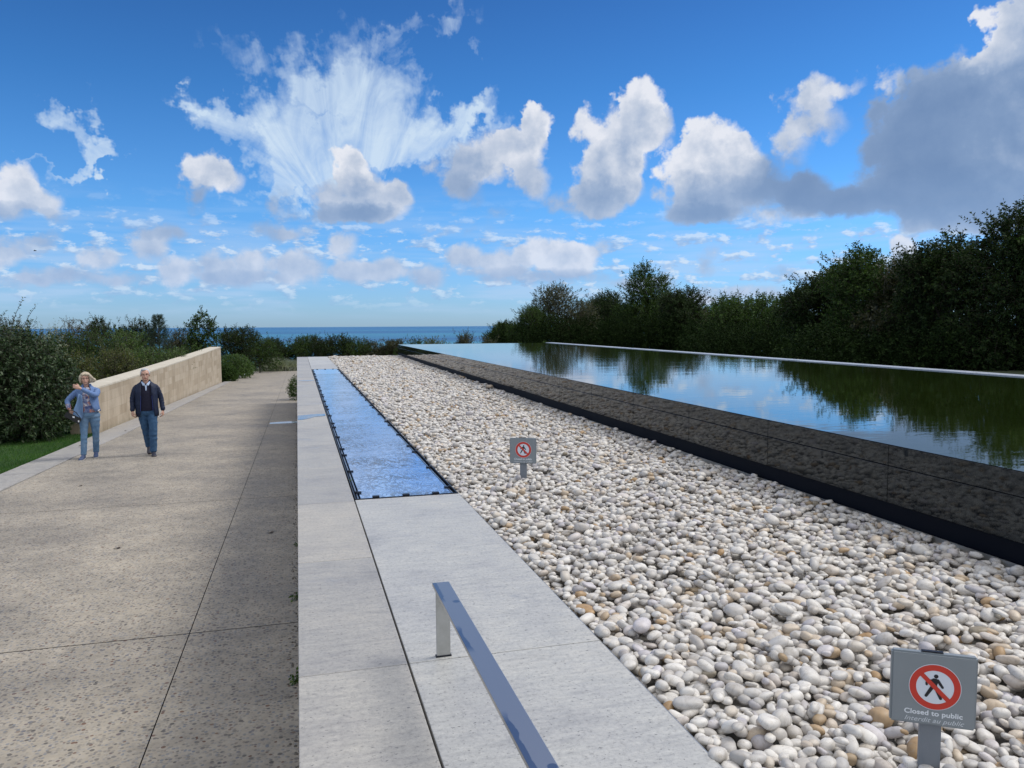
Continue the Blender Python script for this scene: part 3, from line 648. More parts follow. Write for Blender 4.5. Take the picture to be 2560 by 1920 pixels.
    o = MB().poly([(1.085, -3.9, -.1), (3.9, -3.9, -.1), (3.9, 30.1, -.1), (1.085, 30.1, -.1)]).build('gravel_bed_floor', M['bed']); tag(o, kind='structure')
pebbles()

# ------------------------------------------------------------------ foliage
def m_leaf(name, stops, rough=.5, spec=.4, trans=.25, back=None):
    def f(nt, b):
        g = nt.n.new('ShaderNodeNewGeometry'); r = g.outputs['Random Per Island']
        c = nt.ramp(r, stops); P = nt.coord('Object')
        c = nt.mix(1, c, nt.ramp(nt.noise(P, 1.1, 3, .6), [(.3, (.62, .66, .62)), (.5, (1, 1, 1)), (.72, (1.35, 1.28, 1.05))]), 'MULTIPLY')
        if back: c = nt.mix(nt.math('MULTIPLY', g.outputs['Backfacing'], back[1]), c, back[0])
        nt.put(b['Base Color'], c)
        out = nt.n['Material Output']; pb = nt.n['Principled BSDF']
        tr = nt.n.new('ShaderNodeBsdfTranslucent'); nt.put(tr.inputs[0], nt.mix(1, c, (1.3, 1.5, .6), 'MULTIPLY'))
        mx = nt.n.new('ShaderNodeMixShader'); mx.inputs[0].default_value = trans
        nt.l.new(pb.outputs[0], mx.inputs[1]); nt.l.new(tr.outputs[0], mx.inputs[2]); nt.l.new(mx.outputs[0], out.inputs[0])
    return mat(name, rough=rough, spec=spec, build=f)
M['l_dark'] = m_leaf('leaf_dark', [(0, (.011, .022, .007)), (.5, (.021, .040, .012)), (.85, (.036, .062, .018)), (1, (.05, .072, .022))], rough=.65, spec=.12, trans=.15)
M['l_mid'] = m_leaf('leaf_mid', [(0, (.018, .038, .009)), (.5, (.035, .068, .016)), (.85, (.058, .10, .024)), (1, (.075, .115, .03))], rough=.65, spec=.15)
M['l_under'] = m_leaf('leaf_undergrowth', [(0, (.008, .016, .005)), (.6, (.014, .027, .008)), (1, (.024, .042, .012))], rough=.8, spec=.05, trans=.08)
M['l_olive'] = m_leaf('leaf_olive', [(0, (.026, .032, .012)), (.5, (.045, .052, .020)), (.85, (.070, .072, .028)), (1, (.10, .085, .04))])
M['l_bright'] = m_leaf('leaf_bright', [(0, (.03, .065, .012)), (.5, (.055, .105, .018)), (.85, (.085, .14, .025)), (1, (.12, .17, .035))])
M['l_yel'] = m_leaf('leaf_yellow_green', [(0, (.045, .065, .012)), (.5, (.08, .10, .02)), (.85, (.12, .13, .025)), (1, (.16, .14, .03))])
M['l_elae'] = m_leaf('leaf_leathery', [(0, (.012, .030, .009)), (.45, (.024, .050, .015)), (.8, (.044, .078, .026)), (.95, (.085, .12, .055)), (1, (.15, .18, .11))], rough=.45, spec=.3, trans=.12, back=((.13, .16, .09), .15))
M['l_silver'] = m_leaf('leaf_silver', [(0, (.16, .18, .14)), (.5, (.24, .26, .21)), (1, (.34, .36, .30))], rough=.8)
M['l_pine'] = m_leaf('needle_dark', [(0, (.014, .030, .016)), (.6, (.026, .050, .026)), (1, (.045, .07, .035))])
M['l_dry'] = m_leaf('leaf_dry', [(0, (.07, .065, .045)), (.5, (.11, .095, .065)), (1, (.16, .14, .10))])
M['bark'] = m_simple_noise('bark', (.05, .042, .032), (.12, .10, .08), 25, .9)
M['twig'] = mat('twig', (.07, .055, .042), .85)
M['rtwig'] = mat('bare_twig', (.15, .13, .11), .85)

def norm(a): return a / np.maximum(np.linalg.norm(a, axis=-1, keepdims=True), 1e-9)
def shoots(rng, lobes, n, up=.6, out=.8, rnd=.5, shell=.30, L=(.25, .5), zmin=None):
    lobes = np.array(lobes, float); w = (lobes[:, 3] * lobes[:, 4] * lobes[:, 5]) ** .66; pick = rng.choice(len(lobes), n, p=w / w.sum())
    u = norm(rng.normal(size=(n, 3))); lb = lobes[pick]
    r = 1 - np.abs(rng.normal(0, shell, n)); r = np.clip(r, .15, 1.04)
    p = lb[:, :3] + u * lb[:, 3:6] * r[:, None]
    d = norm(norm(u / lb[:, 3:6]) * out + np.array([0, 0, up]) + rng.normal(0, rnd, (n, 3)))
    ll = rng.uniform(L[0], L[1], n)
    if zmin is not None: k = p[:, 2] > zmin; p, d, ll = p[k], d[k], ll[k]
    return p, d, ll
def leaves_on(rng, p, d, ll, per, size, width=.42, spread=.9, droop=0.0, flat=.0):
    n = len(p); t = (np.arange(per) + rng.random((n, per))) / per
    pos = p[:, None] + d[:, None] * (ll[:, None] * t)[..., None]
    pos[..., 2] -= droop * (t ** 2) * ll[:, None]
    rd = norm(rng.normal(size=(n, per, 3))); dd = np.broadcast_to(d[:, None], rd.shape)
    side = norm(np.cross(dd, rd)); ld = norm(dd * (1 - spread * .6) + side * spread + rng.normal(0, .15, side.shape))
    if flat: ld[..., 2] *= 1 - flat; ld = norm(ld)
    nn = norm(np.cross(ld, rng.normal(size=ld.shape)) + np.array([0, 0, flat * 1.5])); wv = norm(np.cross(ld, nn))
    s = size * rng.uniform(.6, 1.25, (n, per))[..., None]
    P = pos; a = P; b = P + ld * s * .45 + wv * s * width * .5; c = P + ld * s; e = P + ld * s * .45 - wv * s * width * .5
    c = c - np.array([0, 0, .12]) * s
    V = np.stack([a, b, c, e], 2).reshape(-1, 3)
    Fq = np.arange(len(V)).reshape(-1, 4)
    return V, Fq
def stems(p, d, ll, r0=.004):
    n = len(p); ax = norm(np.cross(d, np.array([.3, .5, .8]))); bx_ = np.cross(d, ax); V = []
    for k, t in ((0, -.35), (1, .95)):
        c = p + d * (ll * t)[:, None]; r = r0 * (1 if k == 0 else .35)
        for q in range(3):
            an = 2 * math.pi * q / 3; V.append(c + (ax * math.cos(an) + bx_ * math.sin(an)) * r)
    V = np.stack(V, 1).reshape(-1, 3); i = np.arange(n)[:, None] * 6
    Fq = np.concatenate([i + np.array([[q, (q + 1) % 3, 3 + (q + 1) % 3, 3 + q]]) for q in range(3)])
    return V, Fq
def trunk(rng, root, lobes, base, r=.07, name='trunk', m=None, fork=.3):
    mb = MB(); top = max(l[2] for l in lobes) - base[2]
    bz = base[2]; cx = np.mean([l[0] for l in lobes]); cy = np.mean([l[1] for l in lobes])
    f = Vector((base[0] * .7 + cx * .3, base[1] * .7 + cy * .3, bz + top * fork))
    mb.tube([base, f.lerp(Vector(base), .5) + Vector((.03, .02, 0)), f], [r, r * .85, r * .75], 7)
    for l in lobes:
        e = Vector(l[:3]); mid = f.lerp(e, .5) + Vector(rng.normal(0, .06, 3))
        mb.tube([f, mid, e, e + Vector((0, 0, l[5] * .6))], [r * .6, r * .42, r * .22, r * .08], 6)
    return mb.build(name, m or M['bark'], root, smooth=True)
def plant(name, label, cat, loc, lobes, leaf, n, per=12, size=.06, seed=1, group=None, L=(.25, .5), up=.6, out=.8, rnd=.45, shell=.3, width=.42, stem=True, tr=.07, crownname='crown', spread=.9, droop=0, extra=None, flat=0, st_r=.004, trunkname='trunk'):
    """lobes in coordinates relative to loc (z from the base)"""
    rng = np.random.default_rng(seed); root = empty(name, loc)
    tag(root, label, cat, group)
    p, d, ll = shoots(rng, lobes, n, up, out, rnd, shell, L, zmin=.03)
    if extra is not None:
        pe, de, le = extra(rng); p = np.concatenate([p, pe]); d = np.concatenate([d, de]); ll = np.concatenate([ll, le])
    V, Fq = leaves_on(rng, p, d, ll, per, size, width, spread, droop, flat)
    npmesh(crownname, V, Fq, M[leaf], root, smooth=False)
    if stem:
        V, Fq = stems(p, d, ll, st_r); npmesh('twigs', V, Fq, M['twig'], root, smooth=False)
    if tr: trunk(rng, root, lobes, (0, 0, -.05), tr, trunkname)
    return root
def bushlobes(rng, hw, h, n=7, flat=1.0, zlo=.25):
    """random lobes filling a bush of half width hw and height h"""
    out = [(0, 0, h * .5, hw * .62, hw * .62 * flat, h * .46)]
    for k in range(n):
        a = rng.uniform(0, 2 * math.pi); rr = hw * rng.uniform(.35, .68); z = h * rng.uniform(zlo, .80)
        s = hw * rng.uniform(.28, .46); out.append((rr * math.cos(a), rr * math.sin(a) * flat, z, s, s, min(s * rng.uniform(.8, 1.2), h - z)))
    out.append((hw * rng.uniform(-.2, .2), 0, h * .8, hw * .3, hw * .3, h * .18))
    return out
def spikes(k, hw, z0, z1, L=(.3, .6)):
    def f(rng):
        a = rng.uniform(0, 2 * math.pi, k); r = hw * np.sqrt(rng.random(k)) * .75
        p = np.stack([r * np.cos(a), r * np.sin(a), rng.uniform(z0, z1, k)], 1); d = norm(np.stack([r * np.cos(a) * .5, r * np.sin(a) * .5, np.full(k, 1.0)], 1) + rng.normal(0, .15, (k, 3)))
        return p, d, rng.uniform(L[0], L[1], k)
    return f
def bare_shoots(name_parent, rng, pts, L=(.5, 1.1), r=.008, m=None, forks=3):
    mb = MB()
    for p in pts:
        l = rng.uniform(*L); d = Vector((rng.normal(0, .18), rng.normal(0, .18), 1)).normalized(); p = Vector(p)
        q = [p, p + d * l * .5 + Vector(rng.normal(0, .02, 3)), p + d * l + Vector(rng.normal(0, .04, 3))]
        mb.tube(q, [r, r * .7, r * .25], 4)
        for k in range(forks):
            t = rng.uniform(.25, .85); s = q[0].lerp(q[2], t); dd = (d + Vector(rng.normal(0, .5, 3))).normalized(); dd.z = abs(dd.z)
            mb.tube([s, s + dd * l * .18, s + dd * l * .36 + Vector((0, 0, .03))], [r * .55, r * .4, r * .2], 4)
    return mb.build('bare_twigs', m or M['rtwig'], name_parent)

# --- row of trees beyond the pool -----------------------------------------
GR = -.6
RIGHT = [  # x, y, top, half width, leaf, seed, label, bare twigs
 (11.4, 43.2, 1.30, 1.15, 'l_mid', 21, 'small light green bush at the seaward end of the tree row, leftmost beyond the pool', 0),
 (11.6, 38.0, 2.15, 1.25, 'l_mid', 22, 'low dark green bush beside the broad olive tree at the far end of the pool', 0),
 (11.5, 33.3, 3.05, 1.75, 'l_olive', 23, 'broad rounded olive-brown tree standing beyond the far corner of the pool ledge', 4),
 (11.9, 29.8, 2.25, 1.2, 'l_olive', 31, 'low brownish tree filling the gap right of the broad olive tree', 6),
 (11.3, 27.2, 2.45, 1.25, 'l_dark', 24, 'dark dense tree between the olive tree and the tall pointed green tree', 0),
 (11.4, 24.0, 3.15, 1.25, 'l_mid', 25, 'tall pointed green tree rising above its neighbours in the far group', 0),
 (11.5, 21.6, 2.30, 1.0, 'l_dark', 26, 'dark tree with bare twigs poking out above it, right of the tall pointed one', 9),
 (11.4, 19.6, 1.45, .85, 'l_olive', 27, 'thin grey-brown twiggy bush in the dip between the two tree groups', 14),
 (11.4, 17.6, 1.88, 1.3, 'l_mid', 28, 'lighter green feathery tree standing in the dip of the tree row', 3),
 (11.4, 15.1, 2.35, 1.05, 'l_dark', 29, 'dark tree with a level top at the left of the near group', 0),
 (11.3, 13.6, 2.80, 1.05, 'l_mid', 30, 'mid green leafy tree second from the left in the near group', 0),
 (11.5, 12.6, 2.45, .8, 'l_olive', 32, 'olive tree with bare grey twigs on top in the near group', 7),
 (11.4, 11.4, 2.80, 1.05, 'l_dark', 33, 'dark bushy tree just left of the tallest tree at the picture edge', 0),
 (11.4, 10.1, 3.15, 1.1, 'l_dark', 34, 'tallest dark tree at the right edge of the picture behind the pool', 0),
 (11.5, 8.4, 3.1, 1.2, 'l_mid', 35, 'dark green tree cut off by the right edge of the picture', 0),
 (11.6, 6.3, 2.9, 1.3, 'l_dark', 36, 'dark green tree out past the right edge of the view', 0),
]
for i, (x, y, top, hw, leaf, sd_, lab, bare) in enumerate(RIGHT):
    s_ = 2.9 if y < 14.5 else (3.0 if y < 16.5 else (4.2 if y < 20 else 3.9)) - (1.1 if y > 30 else 0) - (.4 if y > 36 else 0)
    x *= s_; y *= s_; hw *= s_; top = 1.2 + (top + .05 - 1.2) * s_ * 1.03; gz = -.95 - .02 * y - .2
    rng = np.random.default_rng(sd_); h = top - gz
    lobes = bushlobes(rng, hw, h * .94, 11, 1.0, .1)
    if sd_ == 25: lobes = [(0, 0, h * .3, hw * .9, hw, h * .30), (-.2 * hw, 0, h * .66, hw * .36, hw * .4, h * .25), (.28 * hw, .1, h * .56, hw * .4, hw * .4, h * .2), (-.1 * hw, 0, h * .87, hw * .18, hw * .18, h * .10), (.5 * hw, 0, h * .40, hw * .45, hw * .5, h * .14), (-.55 * hw, .1, h * .4, hw * .4, hw * .4, h * .14), (.4 * hw, 0, h * .76, hw * .2, hw * .2, h * .08)]
    nsh = int(3900 * (1 if y < 60 else .95)); sz = .056 * s_ if y < 50 else .054 * s_
    if leaf == 'l_dry': nsh = int(nsh * .3)
    r_ = plant('tree', lab, 'tree', (x, y, gz), lobes, leaf, nsh, 17, sz, sd_, 'trees beyond the pool', L=(.13 * s_, .34 * s_), up=.55, shell=.34,
               width=.5, tr=.16, extra=spikes(60, hw, h * .62, h * .88, (.14 * s_, .28 * s_)), stem=True, st_r=.007)
    if bare: bare_shoots(r_, rng, [(rng.uniform(-.6, .6) * hw, rng.uniform(-.3, .3), h * rng.uniform(.66, .84)) for _ in range(bare)], (.38 * s_, .62 * s_), .004 * s_)
# dense undergrowth under the row: reads as one dark mass
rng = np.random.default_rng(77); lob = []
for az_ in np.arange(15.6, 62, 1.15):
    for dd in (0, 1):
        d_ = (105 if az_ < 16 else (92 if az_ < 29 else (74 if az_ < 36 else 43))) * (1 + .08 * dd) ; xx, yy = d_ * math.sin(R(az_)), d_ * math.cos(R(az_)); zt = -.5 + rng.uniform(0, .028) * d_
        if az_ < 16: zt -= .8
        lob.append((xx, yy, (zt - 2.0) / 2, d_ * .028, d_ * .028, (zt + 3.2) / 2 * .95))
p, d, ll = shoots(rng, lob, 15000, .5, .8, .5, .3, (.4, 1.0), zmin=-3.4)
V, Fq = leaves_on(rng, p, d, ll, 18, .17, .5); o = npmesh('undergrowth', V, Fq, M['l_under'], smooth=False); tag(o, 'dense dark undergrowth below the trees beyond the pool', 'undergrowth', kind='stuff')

# --- left: big leathery shrub -----------------------------------------------
zL = pathz(20) - .02
rng = np.random.default_rng(5)
lobes = [(-.2, .2, 1.2, 1.25, 1.2, 1.25), (-.9, -.1, 1.5, 1.0, 1.0, 1.1), (.15, .5, .8, .8, 1.0, .85), (.05, .1, 1.75, .7, .8, .62), (-1.5, .3, 1.2, 1.2, 1.2, 1.2), (.25, .9, 1.3, .55, .8, .75), (-2.6, .2, 1.3, 1.3, 1.3, 1.3), (.0, -.35, .6, .75, .7, .6), (-.5, 0, 2.15, .6, .6, .42), (-1.2, -.5, .7, .9, .8, .7), (-3.8, .1, 1.3, 1.3, 1.2, 1.3)]
r_ = plant('large_shrub', 'large dense leathery-leaved shrub at the left edge beside the lawn', 'shrub', (-6.15, 20.6, zL), lobes, 'l_elae', 6200, 12, .085, 41, L=(.18, .38), up=.15, out=1.0, width=.5, tr=.06, spread=.8, crownname='foliage', trunkname='stem', st_r=.004)
mb = MB(); rngl = np.random.default_rng(8); LV = []
for (bx_, bz_, tx_, tz_) in [(-.35, 2.2, .05, 3.25), (-.2, 2.1, .30, 3.1), (-.6, 2.2, -.35, 2.95), (-.1, 2.05, .15, 2.75), (.35, 2.0, .42, 2.5), (-.9, 2.3, -.9, 2.9)]:
    a, b_ = Vector((bx_, 0, bz_)), Vector((tx_, rngl.normal(0, .1), tz_)); pts = [a.lerp(b_, t) + Vector((-.05 * math.sin(t * 3), 0, .09 * math.sin(t * 2.5))) for t in np.linspace(0, 1, 7)]
    mb.tube(pts, list(np.linspace(.009, .003, 7)), 5)
    for t in np.linspace(.1, 1, 16):
        s = a.lerp(b_, t); q = s + Vector((-.05 * math.sin(t * 3), 0, .09 * math.sin(t * 2.5))); LV.append((q, (b_ - a).normalized()))
mb.build('long_twigs', M['twig'], r_)
P_ = np.array([q for q, _ in LV]); D_ = np.array([d for _, d in LV]); V, Fq = leaves_on(rngl, P_, D_, np.full(len(LV), .05), 3, .06, .4); npmesh('twig_leaves', V, Fq, M['l_elae'], r_, smooth=False)

# --- left and middle distance bushes ------------------------------------------
FAR = [  # name, x, y, top z, half width, leaf, n, leaf size, label, cat
 ('shrub', -8.4, 30, 1.25, .95, 'l_silver', 420, .055, 'pale silvery loose shrub rising behind the large leathery shrub', 3),
 ('shrub', -9.6, 31, 1.1, 1.2, 'l_dark', 900, .08, 'dark green shrub mostly hidden behind the large leathery shrub', 0),
 ('shrub', -7.6, 29, .42, 1.15, 'l_yel', 1000, .07, 'yellowish green bush behind the left stone wall, nearest the large shrub', 0),
 ('shrub', -6.5, 31.5, .38, 1.1, 'l_yel', 900, .07, 'olive yellow bush with upright shoots behind the middle of the stone wall', 0),
 ('shrub', -6.2, 38, .25, 1.5, 'l_bright', 1200, .08, 'fresh green leafy bush above the stone wall top', 0),
 ('shrub', -5.9, 44, .1, 1.3, 'l_mid', 800, .09, 'mid green bush just behind the high end of the stone wall', 0),
 ('bush', -15.6, 50, 1.55, 2.2, 'l_olive', 900, .10, 'brownish olive bush far behind the large shrub, leftmost on the skyline', 0),
 ('bush', -13.1, 52, 1.45, 1.6, 'l_dry', 600, .09, 'pale dry bush on the skyline left of the dark thicket', 4),
 ('bush', -11.4, 52, 1.60, 1.5, 'l_dark', 1000, .10, 'dark thicket bush on the skyline with one upright leader', 3),
 ('bush', -9.6, 53, 1.5, 1.5, 'l_dark', 1000, .10, 'dark thicket bush immediately left of the small pine', 0),
 ('bush', -7.6, 57, .95, 1.5, 'l_olive', 700, .10, 'brownish bush between the small pine and the round-leaved young tree', 0),
 ('bush', -8.9, 44, .75, 1.6, 'l_bright', 900, .09, 'green bush below the small pine', 0),
 ('bush', -10.8, 42, .8, 1.6, 'l_mid', 900, .09, 'mid green bush below the skyline thicket', 0),
 ('bush', -4.6, 60, .95, 1.7, 'l_dark', 1000, .11, 'dark spreading bush right of the young tree, above the wall end', 0),
 ('bush', -3.0, 66, .35, 1.7, 'l_mid', 900, .11, 'mid green bush behind the clipped bright bush', 0),
 ('hedge_bush', -1.9, 73, .15, 1.8, 'l_dark', 800, .12, 'dark hedge bush behind the left silvery grass clump', 0),
 ('hedge_bush', .4, 74, .22, 1.9, 'l_mid', 900, .12, 'mid green hedge bush directly behind the far end of the path', 0),
 ('hedge_bush', 1.7, 72, .42, .8, 'l_dark', 300, .11, 'narrow dark bush poking up out of the far hedge', 0),
 ('hedge_bush', 3.2, 73, .45, 1.8, 'l_dark', 900, .12, 'tallest bush of the far hedge with upright dark shoots', 0),
 ('hedge_bush', 5.0, 73, .15, 1.7, 'l_mid', 800, .12, 'green hedge bush right of the tallest hedge bush', 0),
 ('hedge_bush', 6.8, 73, -.15, 1.7, 'l_olive', 800, .12, 'olive hedge bush near the pool corner', 0),
 ('hedge_bush', 8.8, 73, -.3, 1.8, 'l_olive', 800, .12, 'olive yellow hedge bush meeting the pool corner', 0),
 ('shrub', 8.6, 58, .02, 1.1, 'l_mid', 400, .10, 'low green shrub just above the far pool edge near its left corner', 0),
 ('shrub', 10.3, 60, .10, 1.4, 'l_yel', 500, .10, 'yellow-green shrub showing above the far pool edge', 0),
 ('shrub', 12.3, 58, .50, 1.0, 'l_olive', 450, .10, 'round brownish shrub on the far pool edge left of the tree row', 0),
 ('shrub', 14.6, 60, .1, 1.1, 'l_olive', 300, .10, 'small olive shrub at the foot of the tree row, by the sea gap', 0),
]
for i, (nm, x, y, top, hw, leaf, n, sz, lab, bare) in enumerate(FAR):
    rng = np.random.default_rng(100 + i); gz = pathz(min(y, 72)) - .08; h = top + (.35 if nm == 'bush' else (.22 if y > 55 and x > 8 else .05)) - gz
    lobes = bushlobes(rng, hw, h * .95, 8, 1.0, .3)
    r_ = plant(nm, lab, 'bush' if nm != 'shrub' else 'shrub', (x, y, gz), lobes, leaf, int(n * 1.5), 11, sz, 200 + i, {'bush': 'bushes on the skyline', 'hedge_bush': 'bushes of the far hedge'}.get(nm), L=(.18, .42), up=.6, shell=.36, width=.42,
               tr=.05, stem=leaf != 'l_silver', extra=spikes(22, hw, h * .66, h * .93, (.25, .55)), crownname='foliage', trunkname='stem', st_r=.006)
    if bare: bare_shoots(r_, rng, [(rng.uniform(-.6, .6) * hw, 0, h * .78) for _ in range(bare)], (.5, .8), .012, M['twig'])
# far scrub: one mass filling the ground between the bushes
rng = np.random.default_rng(55); lob = []
for _ in range(110):
    x = rng.uniform(-30, 9); y = rng.uniform(46, 76)
    if x > -4.6 and y < 73: y = rng.uniform(73, 77)
    lob.append((x, y, pathz(min(y, 72)) + .5, 1.6, 1.6, 1.25 if x > -5 else 1.6))
for _ in range(34): x = rng.uniform(9, 24); lob.append((x, rng.uniform(56, 74), -2.1, 1.8, 1.8, 1.4))
p, d, ll = shoots(rng, lob, 9000, .6, .8, .5, .3, (.2, .45))
V, Fq = leaves_on(rng, p, d, ll, 9, .15, .5); o = npmesh('scrub', V, Fq, M['l_mid'], smooth=False); tag(o, 'dense green coastal scrub filling the slope between the bushes', 'scrub', kind='stuff')

# clipped bright bushes at the end of the wall
for k, (x, y, top, hw, lab) in enumerate([(-4.05, 55.5, -.72, 1.15, 'rounded bright green bush by the end of the stone wall, the upper of two'), (-4.35, 51.2, -1.25, .75, 'low darker green bush touching the end of the stone wall'), (-4.0, 60.5, -1.15, .95, 'small bright green bush at the far side of the rounded bush')]):
    gz = pathz(y) - .05; h = top - gz
    lb = [(0, 0, h * .45, hw * .8, hw * .9, h * .5), (hw * .35, -.2, h * .4, hw * .55, hw * .6, h * .42), (-hw * .4, .1, h * .5, hw * .6, hw * .6, h * .45), (hw * .1, .3, h * .6, hw * .6, hw * .6, h * .38)]
    plant('rounded_bush', lab, 'bush', (x, y, gz), lb, 'l_bright' if k != 1 else 'l_mid', 1300, 10, .085, 300 + k, L=(.1, .2), up=.35, out=1.1, rnd=.3, shell=.16, tr=.04, crownname='foliage', trunkname='stem', stem=False, flat=.2)
# silvery grass clumps
def clump(name, label, loc, h, w, n, m, seed, cat='grass clump', group=None, lean=.35, bw=.012, nparts=None):
    rng = np.random.default_rng(seed); root_p = np.stack([rng.normal(0, w * .25, n), rng.normal(0, w * .25, n), np.zeros(n)], 1)
    d = norm(np.stack([rng.normal(0, lean, n), rng.normal(0, lean, n), np.ones(n)], 1)); L_ = h * rng.uniform(.6, 1.05, n); s = norm(np.cross(d, rng.normal(size=(n, 3))))
    a = root_p - s * bw * .5; b_ = root_p + s * bw * .5; mid = root_p + d * (L_ * .55)[:, None]; tip = root_p + d * L_[:, None]; tip[:, :2] += d[:, :2] * h * .25; tip[:, 2] -= .06 * h
    V = np.stack([a, b_, mid + s * bw * .45, tip, mid - s * bw * .45], 1).reshape(-1, 3); Fq = np.arange(len(V)).reshape(-1, 5)
    o = npmesh(name, V, Fq, M[m], smooth=False); o.location = loc; tag(o, label, cat, group); return o
clump('grass_clump', 'silvery grey grass clump at the far end of the path, the larger left one', (-1.95, 69.6, pathz(69.6)), 1.35, 1.9, 2600, 'l_silver', 61, lean=.42, bw=.03)
clump('grass_clump', 'silvery grey grass clump behind the parapet end, the smaller right one', (-.55, 69.9, pathz(69.9)), 1.1, 1.5, 1800, 'l_silver', 62, lean=.42, bw=.03)
# shrub leaning out at the foot of the parapet
plant('small_shrub', 'small dark shrub growing at the far foot of the stone parapet', 'shrub', (-.05, 31.6, pathz(31.6)), [(0, 0, .45, .30, .6, .48), (-.05, .5, .35, .26, .5, .4)], 'l_mid', 420, 9, .06, 63, L=(.1, .2), tr=.02, crownname='foliage', trunkname='stem', stem=False)

# pine
def pine():
    rng = np.random.default_rng(9); gz = pathz(50) - .05; h = 1.86 - gz
    root = empty('small_pine', (-7.92, 50, gz)); tag(root, 'small dark conical pine on the skyline behind the stone wall', 'pine tree')
    P_, D_, L_ = [], [], []
    mb = MB(); mb.tube([(0, 0, -.05), (.02, 0, h * .5), (0, 0, h * .98)], [.07, .045, .01], 7)
    for k in range(24):
        t = .22 + .76 * k / 24; z = h * t; r = (1 - t) * 1.35 + .10; nb = 6
        for q in range(nb):
            a = 2.4 * k + 2 * math.pi * q / nb + rng.normal(0, .2); dv = Vector((math.cos(a), math.sin(a), .55)).normalized(); rr = r * rng.uniform(.75, 1.1)
            e = Vector((0, 0, z)) + dv * rr; mb.tube([(0, 0, z), e], [.014, .005], 4)
            for s in np.linspace(.35, 1, 7): P_.append(Vector((0, 0, z)) + dv * rr * s); D_.append((dv + Vector((rng.normal(0, .35), rng.normal(0, .35), .25))).normalized()); L_.append(.2)
    V, Fq = leaves_on(rng, np.array(P_), np.array(D_), np.array(L_), 16, .12, .10, .6); npmesh('crown', V, Fq, M['l_pine'], root, smooth=False)
    mb.build('trunk', M['bark'], root, smooth=True)
pine()
# young broad leaved tree
rng = np.random.default_rng(14); gz = pathz(53) - .05; h = 2.36 - gz
plant('young_tree', 'young upright tree with open leafy branches against the sea, right of the pine', 'tree', (-5.87, 53, gz), [(0, 0, h * .55, .75, .75, h * .22), (-.5, 0, h * .72, .40, .4, .5), (.5, 0, h * .74, .36, .4, .55), (.05, 0, h * .86, .28, .3, .5), (.75, .1, h * .58, .38, .4, .42), (-.7, 0, h * .5, .4, .4, .4), (.1, 0, h * .4, .9, .8, .5), (-.25, 0, h * .82, .22, .2, .4)],
      'l_mid', 520, 12, .105, 64, L=(.2, .5), up=.9, out=.6, width=.75, tr=.05, shell=.4, st_r=.006)

# --- lawn, turf at the end of the path, grass blades -----------------------------
M['lawn'] = m_simple_noise('lawn_base', (.018, .05, .008), (.035, .085, .014), 12, .95, .6, .02)
mb = MB(); ysl = np.linspace(-8, 26, 18)
for y0, y1 in zip(ysl, ysl[1:]): mb.poly([(-16, y0, pathz(y0) - .03), (bx(y0) - .64, y0, pathz(y0) - .03), (bx(y1) - .64, y1, pathz(y1) - .03), (-16, y1, pathz(y1) - .03)])
tag(mb.build('lawn', M['lawn']), kind='structure')
mb = MB().poly([(-4.6, 70.6, pathz(70.6) + .0), (1, 70.6, pathz(70.6)), (1, 73, pathz(73) + .04), (-4.6, 73, pathz(73) + .04)]); tag(mb.build('verge', M['lawn']), kind='structure')
M['blade'] = m_leaf('grass_blade', [(0, (.022, .075, .010)), (.5, (.042, .12, .016)), (.85, (.065, .155, .022)), (1, (.12, .16, .04))], trans=.3)
rng = np.random.default_rng(71); n = 60000
gy = rng.uniform(11.5, 23.5, n); gx = -4.98 - rng.random(n) ** 1.3 * 3.2; ex = np.interp(gy, [-8, 13, 21, 49], [-4.62, -4.36, -4.18, -4.02]) - np.interp(gy, [-8, 13, 15, 22, 50], [.72, .62, .62, .66, .38]); gx = np.minimum(gx, ex - .005 - rng.random(n) * .03)
rp = np.stack([gx, gy, -.93 - .026 * gy - .03], 1); d = norm(np.stack([rng.normal(0, .35, n), rng.normal(0, .35, n), np.ones(n)], 1)); s = norm(np.cross(d, rng.normal(size=(n, 3)))); L_ = rng.uniform(.03, .065, n)
V = np.stack([rp - s * .003, rp + s * .003, rp + d * L_[:, None]], 1).reshape(-1, 3); o = npmesh('grass', V, np.arange(len(V)).reshape(-1, 3), M['blade'], smooth=False); tag(o, 'short mown green lawn grass left of the path border', 'grass', kind='stuff')

